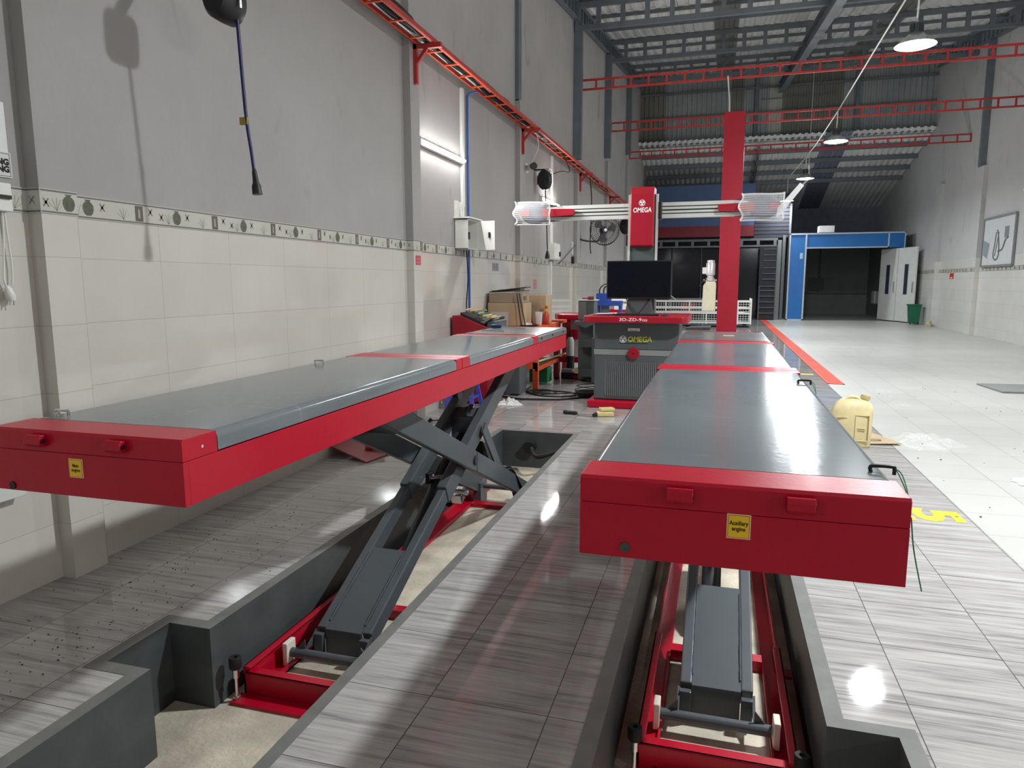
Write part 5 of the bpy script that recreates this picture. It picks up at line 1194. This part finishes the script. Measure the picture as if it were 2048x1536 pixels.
box_obj('base', BLUEM, (-2.05, -1.55, 11.95, 12.35, .001, .1), t)
box_obj('rear_plate', mat('blue_grey_panel', (.2, .26, .3), .5), (-1.97, -1.82, 12.2, 12.24, .1, .95), t)
for k in (0, 1): MB().tube(smoothpts([(-1.98+.07*k, 12.1, 1.15), (-1.97+.07*k, 12.1, 1.24), (-1.9+.04*k, 12.1, 1.31-.03*k), (-1.8, 12.1, 1.32-.03*k)]), .012, 6).build('hose', BLACK, t, smooth=True)
box_obj('red_case', RED, (-2.02, -1.88, 11.8, 11.95, .72, .78), t)
box_obj('case_table', CABG, (-2.05, -1.85, 11.78, 11.97, .66, .72), t)
t = thing('storage_rack', 'red and white storage rack seen between the blue machine and monitor', 'rack', (-1.75, 13.2, 0))
for z, m in ((.5, RED), (.8, RED), (1.0, WHITEPAINT)): box_obj('shelf', m, (-1.95, -1.55, 13.0, 13.4, z, z+.05), t)
for x in (-1.95, -1.57): box_obj('upright', WHITEPAINT, (x, x+.02, 13.0, 13.03, .001, 1.05), t)
box_obj('white_bin', WHITEPAINT, (-1.85, -1.6, 13.0, 13.3, .85, .96), t)

# ================================================================ FAR END
t = thing('office_booth', 'dark glazed office front with a blue and red fascia at the back left', 'storefront', (-.6, 27, 0))
YF = 27.0
fb = MB().box(LW+.09, 1.1, YF, YF+.25, 3.36, 4.82).build('blue_fascia', FASB, t); box_obj('red_fascia', FASR, (LW+.09, 1.1, YF-.02, YF+.2, 2.98, 3.358), t)
box_obj('lower_beam', mat('frame_dark_grey', (.13, .14, .15), .5), (LW+.09, 1.93, YF+.02, YF+.1, 2.82, 2.9), t); box_obj('lower_beam', mat('frame_dark_grey', (.13,.14,.15), .5), (LW+.09, 1.93, YF+.02, YF+.1, 2.6, 2.66), t)
for k in range(9): box_obj('short_post', mat('frame_dark_grey', (.13,.14,.15), .5), (LW+.1+.57*k, LW+.2+.57*k, YF+.02, YF+.1, 2.66, 2.82), t)
box_obj('end_post', mat('frame_grey', (.2, .21, .21), .5), (1.93, 2.06, YF-.05, YF+.1, .001, 2.82), t); box_obj('end_post', mat('frame_dark_grey', (.13,.14,.15), .5), (2.1, 2.2, YF+.1, YF+.3, .001, 3.0), t)
GLD = mat('dark_glass', (.012, .013, .02), .12)
for k in range(4): box_obj('glass_pane', GLD, (LW+.1+1.05*k, LW+1.08+1.05*k, YF+.5, YF+.52, .02, 2.6), t)
for k in range(5): box_obj('mullion', mat('mullion_grey', (.07, .07, .08), .5), (LW+.06+1.05*k, LW+.1+1.05*k, YF+.48, YF+.54, .02, 2.6), t)
t = thing('folding_gate', 'dark steel gate of horizontal bars at the right of the office front', 'gate', (1.65, 26.7, 0))
for x in (1.36, 1.9): box_obj('upright', mat('gate_bar', (.14, .15, .19), .5), (x-.015, x+.015, 26.68, 26.72, .001, 2.6 if x > 1.5 else 1.2), t)
for z in (.25, .45, .65, .85, 1.05, 1.2, 1.45, 1.65, 1.85, 2.1, 2.3, 2.5): box_obj('bar', mat('gate_bar', (.14, .15, .19), .5), (1.36 if z < 1.3 else 1.45, 1.9, 26.68, 26.72, z-.012, z+.012), t)
box_obj('backing', mat('gate_back', (.03, .03, .04), .6), (1.33, 1.92, 26.8, 26.82, .001, 2.6), t)
t = thing('roller_shutter', 'dark ribbed shutter panel between the fascia and the paint booth', 'shutter', (1.6, 27.2, 3.0))
b = MB()
for k in range(9): b.box(1.12, 2.29, 27.2-.01*(k % 2), 27.26, 2.92+.13*k, 3.03+.13*k)
b.build('slats', mat('shutter_dark', (.03, .032, .045), .6), t); box_obj('frame', mat('frame_dark_grey', (.13,.14,.15), .5), (2.29, 2.36, 27.15, 27.26, 3.05, 4.1), t)
t = thing('office_desk', 'dim table frame standing behind the office glass', 'table', (-1.1, 26.5, 0))
box_obj('top', mat('dim_frame', (.25, .24, .25), .6), (-1.75, -.5, 26.2, 26.8, .72, .77), t)
for x in (-1.72, -.55): box_obj('leg', mat('dim_frame', (.25, .24, .25), .6), (x, x+.04, 26.2, 26.24, .001, .72), t)
box_obj('red_case', mat('dim_red', (.3, .02, .03), .5), (-1.3, -.8, 26.25, 26.6, .35, .6), t); box_obj('shelf', mat('dim_frame', (.25, .24, .25), .6), (-1.72, -.53, 26.2, 26.8, .32, .35), t)

t = thing('spray_booth', 'blue framed paint booth with an open dark bay at the far right', 'spray booth', (4.1, 27.5, 0))
BY = 26.8; FRM = mat('booth_trim_pale', (.6, .66, .72), .45)
box_obj('left_panel', BLUEP, (2.33, 2.83, BY, BY+.08, .03, 2.98), t); box_obj('header_panel', BLUEP, (2.87, 5.42, BY, BY+.08, 2.53, 2.98), t); box_obj('header_corner', BLUEP, (5.46, 5.92, BY, BY+.08, 2.5, 2.98), t)
b = MB()
for d in ((2.3, 2.34, .001, 3.02), (2.82, 2.87, .001, 2.98), (5.42, 5.46, 2.5, 3.0), (5.92, 5.95, 2.3, 3.02)): b.box(d[0], d[1], BY-.02, BY, d[2], d[3])
for d in ((2.3, 5.95, 2.98, 3.02), (2.87, 5.46, 2.5, 2.54), (2.3, 2.87, .001, .04)): b.box(d[0], d[1], BY-.02, BY, d[2], d[3])
b.build('edge_trim', FRM, t)
b = MB(); b.box(2.3, 2.36, BY+.1, 32.5, .001, 3.0); b.box(5.9, 5.96, BY+.1, 32.5, .001, 3.0); b.box(2.3, 5.96, 32.4, 32.5, .001, 3.0); b.box(2.3, 5.96, BY+.08, 32.5, 3.0, 3.04); b.build('shell', BOOTHIN, t)
b = MB(); b.box(2.36, 5.9, 32.3, 32.39, .85, .9); b.box(4.0, 4.05, 32.3, 32.39, .9, 2.8); b.box(5.84, 5.89, 28, 31, .85, .9); b.box(3.6, 4.2, 32.28, 32.3, 1.0, 1.5); b.build('inner_trim', mat('inner_trim', (.12, .12, .13), .6), t)
for k in range(3): box_obj('filter_box', mat('filter_pale', (.5, .5, .5), .6), (5.55, 5.62, 27.6+.75*k, 28.1+.75*k, .55, 1.0), t)
box_obj('emblem_disc', mat('emblem_pale_blue', (.4, .65, .85), .4), (2.66, 2.76, BY-.006, BY, 2.15, 2.35), t)
box_obj('pull_bar', ZINC, (2.845, 2.86, BY-.05, BY-.03, .95, 1.6), t)
DW = mat('booth_door_white', (.72, .74, .72), .45)
def leaf(p, q, z1, name):
    p, q = V((*p, 0)), V((*q, 0)); d = (q-p); L = d.length; d.normalize(); nrm = V((d.y, -d.x, 0))
    def slab(a, c, z0, zt, off, th): 
        b = MB(); vs = []
        for e in (p+d*a, p+d*c):
            for o in (off, off+th):
                for z in (z0, zt): vs.append(e+nrm*o+V((0, 0, z)))
        b.add(vs, [(0,1,3,2),(4,6,7,5),(0,4,5,1),(2,3,7,6),(0,2,6,4),(1,5,7,3)]); return b
    o = slab(0, L, .03, z1, 0, .05).build(name, DW, t, bevel=.006)
    slab(L*.36, L*.64, .9, 1.95, .05, .006).build('window_frame', FRM, o); slab(L*.4, L*.6, .93, 1.92, .056, .003).build('window_pane', mat('pane_dark', (.04, .05, .06), .15), o)
    slab(L*.9, L*.93, 1.0, 1.35, .05, .04).build('handle', ZINC, o)
leaf((5.47, 27.75), (5.78, 26.7), 2.47, 'door_leaf'); leaf((5.80, 26.68), (6.12, 25.72), 2.47, 'door_leaf')
box_obj('roof_unit', WHITEPAINT, (3.25, 3.75, 26.95, 27.4, 3.05, 3.28), None, label='small white louvred unit on top of the blue paint booth', cat='vent', bevel=.01)
t = thing('waste_bin', 'green plastic waste bin against the right wall by the booth door', 'bin', (6.0, 25.2, 0))
b = MB(); z0, z1 = .05, .6; vs = []
for z, w_ in ((z0, .13), (z1, .17)): vs += [(5.98-w_, 25.15-w_, z), (5.98+w_, 25.15-w_, z), (5.98+w_, 25.15+w_, z), (5.98-w_, 25.15+w_, z)]
b.add(vs, [(0,3,2,1),(0,1,5,4),(1,2,6,5),(2,3,7,6),(3,0,4,7)]); b.build('body', GREEN, t, bevel=.01)
MB().box(5.79, 6.165, 24.96, 25.34, .6, .64).build('rim', GREEN, t, bevel=.01)
for x in (5.87, 6.08): MB().cyl((x-.015, 25.05, .035), (x+.015, 25.05, .035), .034, 12).build('wheel', BLACK, t)
t = thing('paint_tin', 'small patterned tin on the floor right of the green bin', 'tin', (6.1, 23.9, 0))
MB().lathe((6.09, 23.85, .001), [(0, 0), (.07, 0), (.07, .18), (0, .18)], 16).build('can', mat('tin_tan', (.5, .45, .3), .5, var=.5, vscale=30), t)
# framed picture and small sign on the right wall
t = thing('framed_picture', 'framed white poster with grey pipe shapes high on the right wall', 'picture', (RW, 19, 1.72))
x = RW-.03; Y0, Y1, Z0, Z1 = 18.35, 20.3, 1.72, 2.85
box_obj('board', mat('poster_white', (.62, .63, .64), .4), (x, RW-.001, Y0, Y1, Z0, Z1), t)
b = MB()
for d in ((Y0-.03, Y0+.02, Z0, Z1), (Y1-.02, Y1+.03, Z0, Z1), (Y0, Y1, Z0-.03, Z0+.02), (Y0, Y1, Z1-.02, Z1+.03)): b.box(x-.02, x+.02, *d)
b.build('frame', mat('picture_frame', (.22, .22, .22), .4), t)
b = MB(); xx = x-.004
b.tube(smoothpts([(xx, 19.45, 2.5), (xx, 19.5, 2.2), (xx, 19.55, 1.95), (xx, 19.35, 1.85), (xx, 19.2, 2.0), (xx, 19.3, 2.4), (xx, 19.4, 2.55)]), .015, 5).tube(smoothpts([(xx, 19.3, 2.5), (xx, 19.4, 2.1), (xx, 19.45, 1.95)]), .012, 5).tube(smoothpts([(xx, 19.25, 2.05), (xx, 19.0, 2.1), (xx, 18.85, 2.3), (xx, 18.7, 2.35)]), .018, 5)
b.build('pipe_print', mat('print_grey', (.12, .13, .13), .5), t)
b = MB(); b.box(xx, xx+.003, 18.7, 18.95, 2.35, 2.6); b.build('block_print', mat('print_block', (.2, .22, .22), .5), t)
b = MB(); b.add([(xx, 20.25, 2.35), (xx, 20.25, 2.0), (xx, 19.95, 1.9), (xx, 19.85, 2.25)], [(0,1,2,3)]); b.build('shade_print', mat('print_blue_grey', (.25, .3, .34), .5), t, fix=False)
t = thing('fire_sign', 'small red notice under the band on the right wall', 'sign', (RW, 22.7, 1.45))
box_obj('plate', mat('sign_red', (.5, .03, .01), .5), (RW-.004, RW-.0005, 22.5, 22.85, 1.42, 1.58), t); box_obj('white_mark', TXTW, (RW-.0052, RW-.004, 22.6, 22.75, 1.44, 1.47), t)
t = thing('wall_lamp', 'tiny round white fixture on the right wall at the photo edge', 'light', (RW, 17.6, 3.2))
MB().lathe((RW-.05, 17.9, 3.3), [(0, -.06), (.06, -.03), (.07, .02), (0, .05)], 14, rot('Y', 90)).build('globe', WHITEPAINT, t, smooth=True)
box_obj('stem', ZINC, (RW-.02, RW, 17.88, 17.92, 3.25, 3.35), t)
